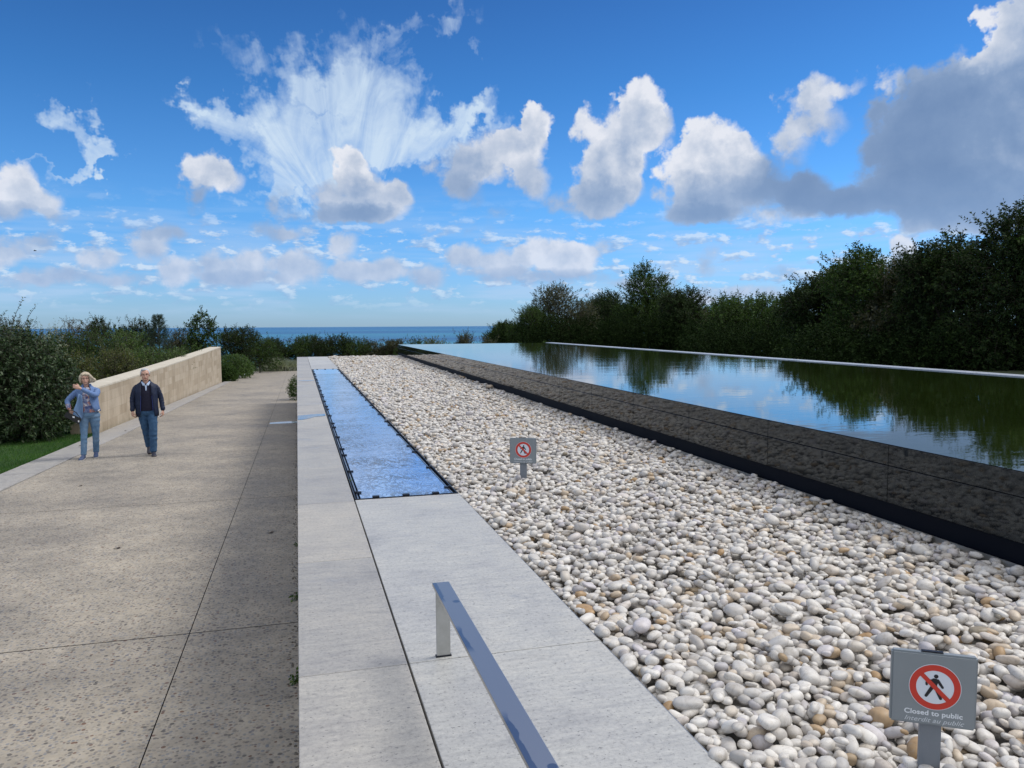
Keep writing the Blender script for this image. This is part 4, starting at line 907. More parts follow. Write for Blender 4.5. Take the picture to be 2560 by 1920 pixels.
# ------------------------------------------------------------------ left stone wall
def stone_wall():
    root = empty('limestone_wall', (-5, 35, -1.8)); tag(root, 'long tan limestone block wall left of the path behind the walkers', 'stone wall')
    def rel(o): o.parent = root; o.matrix_parent_inverse = Matrix.Translation((5, -35, 1.8)); return o
    ys = [21.6, 27, 31.5, 36, 42, 49.6]; tz = [-.345, -.325, -.29, -.245, -.175, -.072]; fx = lambda y: -4.94 + (y - 21.6) * (.486 / 28); th = .62
    V, F_ = [], []
    for y, z in zip(ys, tz): V += [(fx(y), y, pathz(y) - .4), (fx(y), y, z - .05), (fx(y) - th, y, z - .05), (fx(y) - th, y, pathz(y) - .4)]
    for k in range(len(ys) - 1):
        a = 4 * k
        for q in range(4): F_.append((a + q, a + (q + 1) % 4, a + 4 + (q + 1) % 4, a + 4 + q))
    F_ += [(0, 1, 2, 3), (20, 23, 22, 21)]; mb = MB(); vv = [mb.bm.verts.new(v) for v in V]
    for f in F_: mb.bm.faces.new([vv[i] for i in f])
    rel(mb.build('wall', M['lime']))
    n = 20
    for k in range(n):
        y0 = 21.59 + 28.02 * k / n; y1 = 21.59 + 28.02 * (k + 1) / n - .006; z0, z1 = np.interp(y0, ys, tz), np.interp(y1, ys, tz)
        mb = MB(); P = [(fx(y0) + .004, y0, z0 - .05), (fx(y0) - th - .004, y0, z0 - .05), (fx(y1) - th - .004, y1, z1 - .05), (fx(y1) + .004, y1, z1 - .05)]
        a = [mb.bm.verts.new(p) for p in P]; b = [mb.bm.verts.new((p[0], p[1], p[2] + .05)) for p in P]
        mb.bm.faces.new(a); mb.bm.faces.new(b)
        for q in range(4): mb.bm.faces.new((a[q], a[(q + 1) % 4], b[(q + 1) % 4], b[q]))
        bmesh.ops.bevel(mb.bm, geom=mb.bm.edges[:], offset=.004, segments=1, affect='EDGES'); rel(mb.build('capstone', M['limecap']))
stone_wall()

# ------------------------------------------------------------------ glass skylight in the ledge
def m_glass():
    def f(nt, b):
        P = nt.coord('Object'); oi = nt.n.new('ShaderNodeObjectInfo').outputs['Random']
        Q = nt.vmath('ADD', nt.scalev(P, (9.5, 5.5, 1)), nt.comb(nt.math('MULTIPLY', oi, 17), 0, 0))
        a = nt.noise(Q, 1.0, 3, .6, dist=1.0); e = nt.math('ABSOLUTE', nt.math('SUBTRACT', a, .5)); line = nt.mapr(e, .02, .045, 1, 0)
        a2 = nt.noise(Q, 2.3, 3, .6, dist=1.0); line2 = nt.mapr(nt.math('ABSOLUTE', nt.math('SUBTRACT', a2, .47)), .02, .05, 1, 0)
        dm = nt.mapr(nt.noise(P, 1.7, 3, .5), .3, .6, .15, 1)
        wetm = nt.math('MULTIPLY', nt.math('MAXIMUM', line, nt.math('MULTIPLY', line2, .8)), dm)
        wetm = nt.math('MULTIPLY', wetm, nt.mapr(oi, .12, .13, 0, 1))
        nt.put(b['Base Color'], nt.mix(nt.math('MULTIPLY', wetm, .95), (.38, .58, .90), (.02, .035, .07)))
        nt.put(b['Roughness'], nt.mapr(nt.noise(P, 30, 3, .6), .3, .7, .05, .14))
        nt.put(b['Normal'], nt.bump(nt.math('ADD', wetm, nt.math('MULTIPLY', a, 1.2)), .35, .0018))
    return mat('wet_coated_glass', rough=.08, metal=.82, build=f)
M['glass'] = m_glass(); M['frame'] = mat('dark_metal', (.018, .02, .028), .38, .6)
M['alu'] = mat('grey_aluminium', (.30, .33, .37), .3, .9)
def skylight():
    root = empty('glass_skylight', (.7, 13.5, -.05)); tag(root, 'long narrow wet glass skylight reflecting blue sky, set flush in the stone ledge', 'skylight')
    def rel(o): o.parent = root; o.matrix_parent_inverse = Matrix.Translation((-.7, -13.5, .05)); return o
    y0, y1 = 5.345, 21.61; x0, x1 = .352, 1.076
    mb = MB(); mb.box(x0, x1, y0, y1, -.14, -.035); rel(mb.build('tray', M['frame']))
    for nm, bx_ in (('frame_bar', (x0 + .004, x0 + .012, y0 + .001, y1 - .001, -.034, .004)), ('frame_bar', (x1 - .010, x1 - .001, y0 + .001, y1 - .001, -.034, .006)), ('frame_bar', (x0 + .013, x1 - .011, y0 + .001, y0 + .009, -.034, .004)), ('frame_bar', (x0 + .013, x1 - .011, y1 - .01, y1 - .001, -.034, .004))):
        mb = MB(); mb.box(*bx_); rel(mb.build(nm, M['frame']))
    for a in (x0 + .022, x1 - .040): mb = MB(); mb.box(a, a + .010, y0 + .012, y1 - .012, -.034, .000, .001); rel(mb.build('rail', M['alu']))
    n = 8; L_ = (y1 - y0 - .03) / n; ya = y0 + .015
    for k in range(n):
        a, b_ = ya + k * L_ + .003, ya + (k + 1) * L_ - .003
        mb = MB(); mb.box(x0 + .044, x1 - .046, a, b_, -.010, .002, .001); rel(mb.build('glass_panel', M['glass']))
        for t in (.09, .5, .91):
            yc = a + (b_ - a) * t
            for s_, xx in ((-1, x0 + .020), (1, x1 - .062)):
                mb = MB(); mb.box(xx, xx + .042, yc - .016, yc + .016, .0025, .012, .002); mb.box(xx + (.0 if s_ < 0 else .030), xx + (.012 if s_ < 0 else .042), yc - .010, yc + .010, .0125, .017, .001); rel(mb.build('clamp', M['frame']))
    for xc in (.50, .71, .92):
        for yy in (y0 + .012, y1 - .045):
            mb = MB(); mb.box(xc - .024, xc + .024, yy, yy + .034, .0025, .013, .002); rel(mb.build('clamp', M['frame']))
skylight()

# ------------------------------------------------------------------ low steel rail
def rail():
    root = empty('low_steel_rail', (.453, 1.2, 0)); tag(root, 'low flat brushed steel rail with water marks standing on the stone ledge', 'handrail')
    mb = MB(); mb.box(0, .062, -1.6, 1.545, .245, .257, .0015); mb.build('bar', M['steel'], root)
    for y in (1.485, -.9):
        mb = MB(); mb.box(.004, .054, y, y + .014, .002, .2445, .001); p = mb.build('post', M['steelpost'], root)
        mb = MB(); mb.box(.0005, .0575, y - .003, y + .017, .0005, .006, .001); mb.build('foot_plate', M['frame'], p)
rail()

# ------------------------------------------------------------------ signs
M['sgrey'] = m_simple_noise('sign_grey_paint', (.20, .225, .24), (.225, .25, .265), 6, .38, .03, .001)
M['spost'] = m_simple_noise('sign_post_grey', (.16, .18, .205), (.20, .22, .245), 8, .4, .03, .001)
M['red'] = mat('sign_red', (.52, .035, .02), .35); M['white'] = mat('sign_white', (.62, .66, .72), .35); M['blk'] = mat('sign_black', (.008, .008, .014), .35)
M['txt'] = mat('sign_lettering', (.70, .73, .76), .4); M['txt2'] = mat('sign_lettering_thin', (.58, .61, .64), .4)
def flat2d(polys, y, name, m, parent, holes=None):
    mb = MB()
    for pl in polys: mb.prism([(a, y, b) for a, b in pl], (0, -.0006, 0))
    return mb.build(name, m, parent)
def circ(cx, cy, r, n=56): return [(cx + r * math.cos(2 * math.pi * k / n), cy + r * math.sin(2 * math.pi * k / n)) for k in range(n)]
def caps(p, q, r0, r1=None, n=8):
    r1 = r1 or r0; a = math.atan2(q[1] - p[1], q[0] - p[0]); out = []
    for k in range(n + 1): t = a + math.pi / 2 + math.pi * k / n; out.append((p[0] + r0 * math.cos(t), p[1] + r0 * math.sin(t)))
    for k in range(n + 1): t = a - math.pi / 2 + math.pi * k / n; out.append((q[0] + r1 * math.cos(t), q[1] + r1 * math.sin(t)))
    return out
def text(body, size, x, z, y, m, name, parent, shear=0, bold=0, width=None):
    cu = bpy.data.curves.new(name, 'FONT'); cu.body = body; cu.size = size; cu.shear = shear; cu.align_x = 'CENTER'; cu.offset = bold; cu.extrude = .0003; cu.space_character = 1.02
    ob = bpy.data.objects.new(name, cu); col.objects.link(ob); bpy.context.view_layer.update()
    me = bpy.data.meshes.new_from_object(ob.evaluated_get(bpy.context.evaluated_depsgraph_get())); bpy.data.objects.remove(ob)
    o = bpy.data.objects.new(name, me); col.objects.link(o); me.materials.clear(); me.materials.append(m)
    w = max(v.co.x for v in me.vertices) - min(v.co.x for v in me.vertices); k = (width / w) if width else 1
    for v in me.vertices: v.co = Vector((v.co.x * k, -v.co.z, v.co.y))
    o.parent = parent; o.location = (x, y, z); return o
def sign(loc, rz, label, ztop):
    root = empty('warning_sign', loc, rz); tag(root, label, 'sign', 'closed to public signs in the pebble bed')
    W, Hh = .205, .197; zc = ztop - Hh / 2
    mb = MB(); mb.box(-W / 2, W / 2, 0, .018, ztop - Hh, ztop)
    es = [e for e in mb.bm.edges if abs((e.verts[0].co - e.verts[1].co).y) > .01 or all(v.co.y < .001 for v in e.verts)]
    bmesh.ops.bevel(mb.bm, geom=es, offset=.0045, segments=2, affect='EDGES'); pn = mb.build('panel', M['sgrey'], root)
    mb = MB(); mb.box(-.03, .022, .006, .0165, ztop + .0005, ztop + .004, .001); mb.build('clip', M['frame'], pn)
    k = W / 1055; cx, cz = .003, ztop - .090
    def T(L_): return [[(cx + a * k, cz + b * k) for a, b in pl] for pl in L_]
    flat2d(T([circ(0, 0, 322)]), -.0003, 'disc_rim', M['white'], pn)
    # red ring as quads
    mb = MB(); n = 64
    R0, R1 = 232 * k, 314 * k; o_ = [mb.bm.verts.new((cx + R1 * math.cos(2 * math.pi * q / n), -.0013, cz + R1 * math.sin(2 * math.pi * q / n))) for q in range(n)]; i_ = [mb.bm.verts.new((cx + R0 * math.cos(2 * math.pi * q / n), -.0013, cz + R0 * math.sin(2 * math.pi * q / n))) for q in range(n)]
    for q in range(n): mb.bm.faces.new((o_[q], o_[(q + 1) % n], i_[(q + 1) % n], i_[q]))
    mb.build('red_ring', M['red'], pn)
    fg = [circ(10, 155, 28, 20), [(-48, 108), (-22, 126), (18, 124), (44, 104), (22, 20), (-40, 10), (-60, 40)], caps((32, 98), (92, 8), 20, 16), caps((-58, 90), (-105, 58), 17, 15), caps((-105, 58), (-103, 30), 15, 15), caps((-22, 22), (-106, -128), 26, 19), caps((0, 18), (72, -148), 26, 19)]
    mb = MB()
    for j, pl in enumerate(T(fg)): mb.poly([(a, -.0013 - j * .00006, b) for a, b in pl])
    mb.build('walking_figure', M['blk'], pn)
    dd = 30; mb = MB(); s_ = 166
    mb.poly([(a, -.0021, b) for a, b in T([[(-s_ - dd * .7, s_ - dd * .7), (-s_ + dd * .7, s_ + dd * .7), (s_ + dd * .7, -s_ + dd * .7), (s_ - dd * .7, -s_ - dd * .7)]])[0]]); mb.build('red_bar', M['red'], pn)
    text('Closed to public', .0185, .001, ztop - Hh + .0285, -.0006, M['txt'], 'english_lettering', pn, 0, .0004, .139)
    text('Interdit au public', .0175, .002, ztop - Hh + .0095, -.0006, M['txt2'], 'french_lettering', pn, .35, 0, .142)
    mb = MB(); mb.box(-.0265, .0265, .019, .035, -.35, ztop - Hh * .35, .0015); mb.build('post', M['spost'], root)
sign((1.601, 1.612, 0), -math.atan2(.109, .169), 'nearest small grey sign with red no-walking circle, large in the lower right corner', .325)
sign((1.652, 5.66, 0), -math.atan2(.084, .19), 'farther small grey sign with red no-walking circle, standing mid-way along the pebble bed', .325)

# ------------------------------------------------------------------ puddles, weeds, stray leaves
M['puddle'] = mat('puddle_water', (.14, .15, .16), .02, spec=.9)
M['puddle'].node_tree.nodes['Principled BSDF'].inputs['IOR'].default_value = 1.7
def puddle(pts, z, sl=0, name='puddle'):
    mb = MB(); mb.poly([(x, y, (z + sl * y) + .003) for x, y in pts]); tag(mb.build(name, M['puddle']), kind='structure')
puddle([(-.018, 10.62), (.10, 10.66), (.22, 10.72), (.335, 10.70), (.335, 10.50), (.30, 10.44), (.20, 10.40), (.12, 10.22), (.04, 10.12), (-.018, 10.13)], .0)
puddle([(0, 17.42), (.15, 17.5), (.32, 17.45), (.335, 17.2), (.25, 17.12), (.10, 17.16), (.02, 17.25)], .0)
puddle([(-.80, 22.13), (-.45, 22.12), (-.06, 22.14), (-.05, 22.62), (-.30, 22.70), (-.62, 22.62), (-.79, 22.5)], -.93, -.026)
def weed(loc, s, seed, label, n=14, mm='l_bright'):
    rng = np.random.default_rng(seed); root = empty('weed', loc); tag(root, label, 'weed')
    p = np.zeros((n, 3)); d = norm(np.stack([rng.normal(0, .8, n), rng.normal(0, .8, n), np.abs(rng.normal(.7, .3, n))], 1)); V, Fq = leaves_on(rng, p, d, np.full(n, s), 5, s * .45, .5); npmesh('leaves', V, Fq, M[mm], root, smooth=False)
for i, (y, s, lab) in enumerate([(4.95, .07, 'small green weed at the foot of the parapet, lowest in the picture'), (6.6, .06, 'tiny green weed at the parapet foot above the lowest one'), (8.4, .05, 'tiny weed at the parapet foot by the second path joint'), (3.6, .07, 'green weed at the parapet foot near the bottom edge')]):
    weed((-.045 - .02 * (i % 2), y, pathz(y)), s, 400 + i, lab)
weed((.352, 6.05, -.03), .05, 410, 'bright green weed growing in the gap left of the skylight', 12)
# earth and chips gathered along the foot of the parapet
rng = np.random.default_rng(12); n = 900; V0, F0 = cubesphere(1); ctr = np.stack([-.03 - np.abs(rng.normal(0, .035, n)), rng.uniform(1, 30, n), np.zeros(n)], 1); ctr[:, 2] = -.93 - .026 * ctr[:, 1] + .002
sz = rng.uniform(.003, .011, (n, 1, 3)); V = (V0[None] * sz + ctr[:, None]).reshape(-1, 3); Fq = (F0[None] + (np.arange(n) * len(V0))[:, None, None]).reshape(-1, 4)
o = npmesh('stone_chips', V, Fq, m_simple_noise('chips', (.05, .045, .035), (.22, .20, .17), 60, .9)); tag(o, 'small dark stone chips and earth along the foot of the parapet', 'chips', kind='stuff')
M['dead'] = mat('dead_leaf', (.045, .032, .022), .8)
for i, (x, y, lab) in enumerate([(-.35, 9.1, 'dead leaf on the shaded path by the parapet'), (-4.62, 18.6, 'dead leaf on the granite border behind the woman'), (-4.3, 21.6, 'dead leaf on the border by the foot of the stone wall'), (-3.3, 13.2, 'dead leaf on the sunny path in front of the walkers'), (-4.75, 13.9, 'dead leaf on the border left of the path'), (-1.9, 8.9, 'dead leaf in the middle of the path')]):
    rng = np.random.default_rng(500 + i); pts = [(.035 * math.cos(a) * (1 + .3 * math.sin(3 * a + i)), .02 * math.sin(a), .006 + .006 * math.sin(2 * a)) for a in np.linspace(0, 2 * math.pi, 11)[:-1]]
    mb = MB(); mb.poly(pts); o = mb.build('fallen_leaf', M['dead']); o.location = (x, y, pathz(y) + (.016 if x < -4.2 else .004)); o.rotation_euler = (0, 0, i * 1.3); tag(o, lab, 'leaf')
# bird
mb = MB(); mb.tube([(-.16, 0, 0), (-.08, 0, .015), (.04, 0, .02), (.13, 0, .03), (.17, 0, .025)], [.012, .035, .045, .026, .006], 8)
root = empty('bird', (-11.37, 40, 4.63)); root.scale = (.42, .42, .42); tag(root, 'tiny dark bird flying over the bushes at the left', 'bird'); mb.build('body', M['blk'], root, True)
for s_ in (-1, 1): MB().prism([(-.02, 0, .03), (.06, 0, .03), (.03, .20 * s_, .09), (-.03, .36 * s_, .04), (-.04, .18 * s_, .06)], (0, 0, .006)).build('wing', M['blk'], root)

# ------------------------------------------------------------------ people
def m_cloth(name, c0, c1, scale=30, rough=.85, bump=.5, bd=.012, extra=None, wr=14):
    def f(nt, b):
        P = nt.coord('Object'); c = nt.mix(nt.mapr(nt.noise(P, scale, 5, .65), .3, .7), c0, c1)
        if extra: c = extra(nt, P, c)
        nt.put(b['Base Color'], c); nt.put(b['Normal'], nt.bump(nt.noise(nt.scalev(P, (1, 1, .6)), wr, 4, .55, dist=.6), bump, bd))
    return mat(name, rough=rough, spec=.25, build=f)
def fade(nt, P, c):
    _, _, z = nt.sep(P); k = nt.mapr(nt.noise(P, 7, 4, .6), .42, .68, 0, .6); return nt.mix(k, c, (.20, .29, .40))
def flowers(nt, P, c):
    v = nt.voro(P, 17, out='Color'); r, g, _ = nt.sep(v); k = nt.ramp(nt.math('ADD', r, nt.math('MULTIPLY', nt.math('SUBTRACT', nt.noise(P, 25, 4, .7), .5), .6)), [(0, (.06, .08, .20)), (.25, (.20, .24, .38)), (.42, (.55, .52, .55)), (.58, (.30, .10, .11)), (.72, (.48, .24, .18)), (.85, (.13, .13, .25)), (1, (.62, .60, .62))]); return k
C_ = dict(
 skin=m_simple_noise('skin', (.50, .28, .20), (.60, .36, .27), 14, .5, .1, .002), skin2=m_simple_noise('skin_tanned', (.46, .26, .185), (.56, .33, .24), 14, .5, .1, .002),
 hairw=m_cloth('white_hair', (.36, .36, .37), (.60, .60, .61), 60, .6, .8, .01, wr=70), hairb=m_cloth('blonde_grey_hair', (.36, .28, .19), (.60, .52, .40), 40, .55, .8, .012, wr=50),
 navy=m_cloth('navy_jacket', (.010, .015, .035), (.020, .028, .058), 9, .6, .8, .02), lining=mat('blue_lining', (.02, .04, .20), .6), sweater=m_cloth('dark_knit', (.010, .010, .022), (.020, .019, .036), 60, .9, .4, .004, wr=60),
 jeans=m_cloth('blue_jeans', (.022, .060, .13), (.05, .11, .20), 12, .85, .9, .02), jeans2=m_cloth('light_blue_jeans', (.07, .145, .25), (.13, .23, .36), 18, .85, .8, .018, fade), denim=m_cloth('denim_jacket', (.10, .17, .34), (.17, .26, .46), 22, .85, .9, .016, wr=20),
 denim2=m_cloth('pale_denim_lining', (.16, .26, .44), (.20, .32, .50), 20, .85, .6, .012), shirt=m_cloth('pale_blue_collar', (.42, .52, .70), (.50, .60, .76), 20, .8, .1, .002), floral=m_cloth('floral_blouse', (.3, .3, .4), (.4, .4, .5), 20, .7, .5, .01, flowers),
 shoe=m_simple_noise('dark_shoe', (.02, .02, .03), (.04, .04, .055), 20, .5), shoe2=m_simple_noise('navy_canvas_shoe', (.04, .06, .13), (.08, .11, .20), 20, .8), sole=mat('pale_sole', (.45, .43, .40), .7), sole2=mat('dark_sole', (.05, .035, .03), .7), lip=mat('lips', (.28, .08, .07), .5), eye=mat('eye_dark', (.03, .022, .02), .3), metal=mat('spectacle_frame', (.10, .07, .06), .35, .5), bag=mat('black_leather', (.006, .006, .007), .45), wht=mat('white_trim', (.7, .72, .75), .5))
def ell_loft(bm, secs, n=20, arc=None, cap=True):
    """secs: (centre, side vector(with length), front vector(with length)); arc=(a0,a1) leaves it open"""
    rings = []
    for c, s, f in secs:
        c, s, f = Vector(c), Vector(s), Vector(f)
        if arc: an = [arc[0] + (arc[1] - arc[0]) * k / (n - 1) for k in range(n)]
        else: an = [2 * math.pi * k / n for k in range(n)]
        rings.append([bm.verts.new(c + s * math.cos(a) + f * math.sin(a)) for a in an])
    m_ = n - 1 if arc else n
    for A, B in zip(rings, rings[1:]):
        for k in range(m_): bm.faces.new((A[k], A[(k + 1) % n], B[(k + 1) % n], B[k]))
    if cap and not arc: bm.faces.new(rings[0][::-1]); bm.faces.new(rings[-1])
def torso(bm, rows, n=24, arc=None, cap=True):
    ell_loft(bm, [((cx, cy, z), (hw, 0, 0), (0, hd, 0)) for z, cx, cy, hw, hd in rows], n, arc, cap)
def limb(bm, pts, rad, n=14, wr=0):
    """smooth tapered limb through joints, rounded ends"""
    P = [Vector(p) for p in pts]; out, rr = [], []
    for i in range(len(P) - 1):
        for t in (0, .1, .2, .3, .4, .5, .6, .7, .8, .9): out.append(P[i].lerp(P[i + 1], t)); rr.append(rad[i] + (rad[i + 1] - rad[i]) * t)
    out.append(P[-1]); rr.append(rad[-1])
    sm = list(out)
    if wr: rr = [r_ * (1 + wr * math.sin(k_ * 2.3) * (.4 + .6 * abs(math.sin(k_ * .31)))) for k_, r_ in enumerate(rr)]
    for _ in range(8): sm = [sm[0]] + [(sm[i - 1] + sm[i] * 2 + sm[i + 1]) / 4 for i in range(1, len(sm) - 1)] + [sm[-1]]
    prev = None; rings = []
    for i, p in enumerate(sm):
        t = (sm[min(i + 1, len(sm) - 1)] - sm[max(i - 1, 0)]).normalized(); a = t.orthogonal().normalized() if prev is None else (prev - t * prev.dot(t)).normalized(); prev = a; b = t.cross(a)
        o_ = (a * math.sin(i * 1.7) + b * math.cos(i * 2.9)) * rr[i] * wr; rings.append((p + o_, a * rr[i], b * rr[i]))
    t0 = (sm[0] - sm[1]).normalized(); t1 = (sm[-1] - sm[-2]).normalized(); k0, k1 = rr[0], rr[-1]
    rings = [(sm[0] + t0 * k0 * .8, rings[0][1] * .45, rings[0][2] * .45)] + rings + [(sm[-1] + t1 * k1 * .75, rings[-1][1] * .45, rings[-1][2] * .45)]
    ell_loft(bm, rings, n)
def ball(bm, c, r, n=14):
    rr = bmesh.ops.create_uvsphere(bm, u_segments=n, v_segments=n // 2 + 2, radius=1)
    for v in rr['verts']: v.co = Vector((c[0] + v.co.x * r[0], c[1] + v.co.y * r[1], c[2] + v.co.z * r[2]))
def fuse(bm, name, m, parent, voxel=.007, smooth=3, solid=0, remesh=True):
    me = bpy.data.meshes.new(name); bmesh.ops.recalc_face_normals(bm, faces=bm.faces); bm.to_mesh(me); bm.free()
    o = bpy.data.objects.new(name, me); col.objects.link(o)
    if solid: md = o.modifiers.new('s', 'SOLIDIFY'); md.thickness = solid; md.offset = 0
    if remesh: md = o.modifiers.new('r', 'REMESH'); md.mode = 'VOXEL'; md.voxel_size = voxel
    if smooth: md = o.modifiers.new('m', 'SMOOTH'); md.iterations = smooth; md.factor = .5
    bpy.context.view_layer.update(); m2 = bpy.data.meshes.new_from_object(o.evaluated_get(bpy.context.evaluated_depsgraph_get())); o.modifiers.clear(); o.data = m2
    m2.polygons.foreach_set('use_smooth', [True] * len(m2.polygons)); m2.materials.clear(); m2.materials.append(m); o.parent = parent
    return o
def sheet_join(rings, n, sleeves, name, m, root, thick=.012):
    bm = bmesh.new(); rr = [[bm.verts.new(p) for p in r] for r in rings]
    for A, B in zip(rr, rr[1:]):
        for k in range(n - 1): bm.faces.new((A[k], A[k + 1], B[k + 1], B[k]))
    a = fuse(bm, name, m, None, remesh=False, smooth=0, solid=thick); bs = bmesh.new()
    for pts, rad in sleeves: limb(bs, pts, rad, wr=.055)
    b = fuse(bs, name, m, None, .0075, 1)
    bm = bmesh.new(); bm.from_mesh(a.data); bm.from_mesh(b.data); me = bpy.data.meshes.new(name); bm.to_mesh(me); bm.free(); bpy.data.objects.remove(a); bpy.data.objects.remove(b)
    o = bpy.data.objects.new(name, me); col.objects.link(o); me.materials.append(m); me.polygons.foreach_set('use_smooth', [True] * len(me.polygons)); o.parent = root; return o
def hand(bm, w, d, side, palm, curl=.9, s=1.0):
    """w wrist, d pointing direction, side = towards thumb, palm = palm normal; five separate curled fingers"""
    w, d, side, palm = Vector(w), Vector(d).normalized(), Vector(side).normalized(), Vector(palm).normalized()
    ell_loft(bm, [(w + d * t * s, side * a * s, palm * b * s) for t, a, b in ((-.02, .026, .019), (.01, .030, .017), (.04, .040, .016), (.075, .042, .015), (.09, .038, .012))], 12)
    for k, (off, L_) in enumerate(((.030, .068), (.010, .076), (-.010, .070), (-.029, .056))):
        b = w + (d * .080 + side * off) * s; v = d.copy(); pts = [b]; ang = curl * (.35 + .08 * k)
        for seg in (.45, .33, .26):
            v = (v + palm * ang).normalized(); b = b + v * L_ * seg * s; pts.append(b); ang *= 1.25
        limb(bm, pts, [.0095 * s, .009 * s, .0083 * s, .007 * s], 8)
    tb = w + (d * .025 + side * .032) * s; limb(bm, [tb, tb + (d * .028 + side * .026 + palm * .008) * s, tb + (d * .055 + side * .026 + palm * .026) * s], [.013 * s, .011 * s, .008 * s], 8)
def head(bm, c, s=1.0, tilt=0):
    x, y, z = c
    ball(bm, (x, y + .012 * s, z + .025 * s), (.076 * s, .094 * s, .092 * s), 18); ball(bm, (x, y - .020 * s, z - .045 * s), (.060 * s, .068 * s, .072 * s), 16)
    ball(bm, (x, y - .060 * s, z - .092 * s), (.028 * s, .024 * s, .022 * s), 10)                                   # chin
    limb(bm, [(x, y - .080 * s, z + .012 * s), (x, y - .098 * s, z - .018 * s), (x, y - .104 * s, z - .034 * s)], [.009 * s, .011 * s, .0145 * s], 8)   # nose
    ball(bm, (x - .033 * s, y - .074 * s, z + .030 * s), (.024 * s, .014 * s, .010 * s), 10); ball(bm, (x + .033 * s, y - .074 * s, z + .030 * s), (.024 * s, .014 * s, .010 * s), 10)   # brows
    for k in (-1, 1): ball(bm, (x + k * .079 * s, y + .012 * s, z - .008 * s), (.010 * s, .020 * s, .032 * s), 10); ball(bm, (x + k * .040 * s, y - .055 * s, z - .030 * s), (.024 * s, .022 * s, .020 * s), 10)
    ball(bm, (x, y - .084 * s, z - .062 * s), (.024 * s, .010 * s, .012 * s), 8)
def face_bits(root, c, s, mouth_open=.006):
    x, y, z = c
    for k in (-1, 1):
        bm = bmesh.new(); ball(bm, (x + k * .031 * s, y - .083 * s, z + .006 * s), (.012 * s, .006 * s, .006 * s), 8); fuse(bm, 'eye', C_['eye'], root, remesh=False, smooth=0)
    bm = bmesh.new(); ball(bm, (x, y - .094 * s, z - .064 * s), (.021 * s, .006 * s, mouth_open), 10); fuse(bm, 'mouth', C_['lip'], root, remesh=False, smooth=0)
    mb = MB()
    for k in (-1, 1):
        cc = Vector((x + k * .033 * s, y - .100 * s, z + .004 * s)); mb.tube([cc + Vector((.027 * s * math.cos(a), 0, .017 * s * math.sin(a))) for a in np.linspace(0, 2 * math.pi, 17)], .0019, 5)
        mb.tube([cc + Vector((k * .027 * s, 0, .006)), (x + k * .082 * s, y, z + .012 * s)], .0019, 5)
    mb.tube([(x - .007 * s, y - .101 * s, z + .010 * s), (x + .007 * s, y - .101 * s, z + .010 * s)], .0019, 5); mb.build('glasses', C_['metal'], root, True)
def shoe(root, heel, toe, m, ms, lift=0, up=(0, 0, 1)):
    h, t = Vector(heel), Vector(toe); d = (t - h).normalized(); u = Vector(up); sd_ = d.cross(u).normalized(); u = sd_.cross(d).normalized(); L_ = (t - h).length
    bm = bmesh.new(); ell_loft(bm, [(h + d * L_ * a + u * (b + .018), sd_ * w, u * e) for a, b, w, e in ((-.04, .02, .020, .026), (.0, .026, .034, .040), (.15, .030, .038, .048), (.35, .024, .037, .042), (.6, .012, .044, .030), (.82, .006, .044, .024), (.96, .003, .030, .018), (1.0, .0, .014, .010))], 14)
    fuse(bm, 'shoe', m, root, .006, 2)
    bm = bmesh.new(); ell_loft(bm, [(h + d * L_ * a + u * .004, sd_ * w, u * .010) for a, w in ((-.06, .016), (.0, .037), (.2, .041), (.4, .040), (.62, .048), (.84, .047), (.98, .032), (1.03, .012))], 14); fuse(bm, 'sole', ms, root, remesh=False, smooth=0)

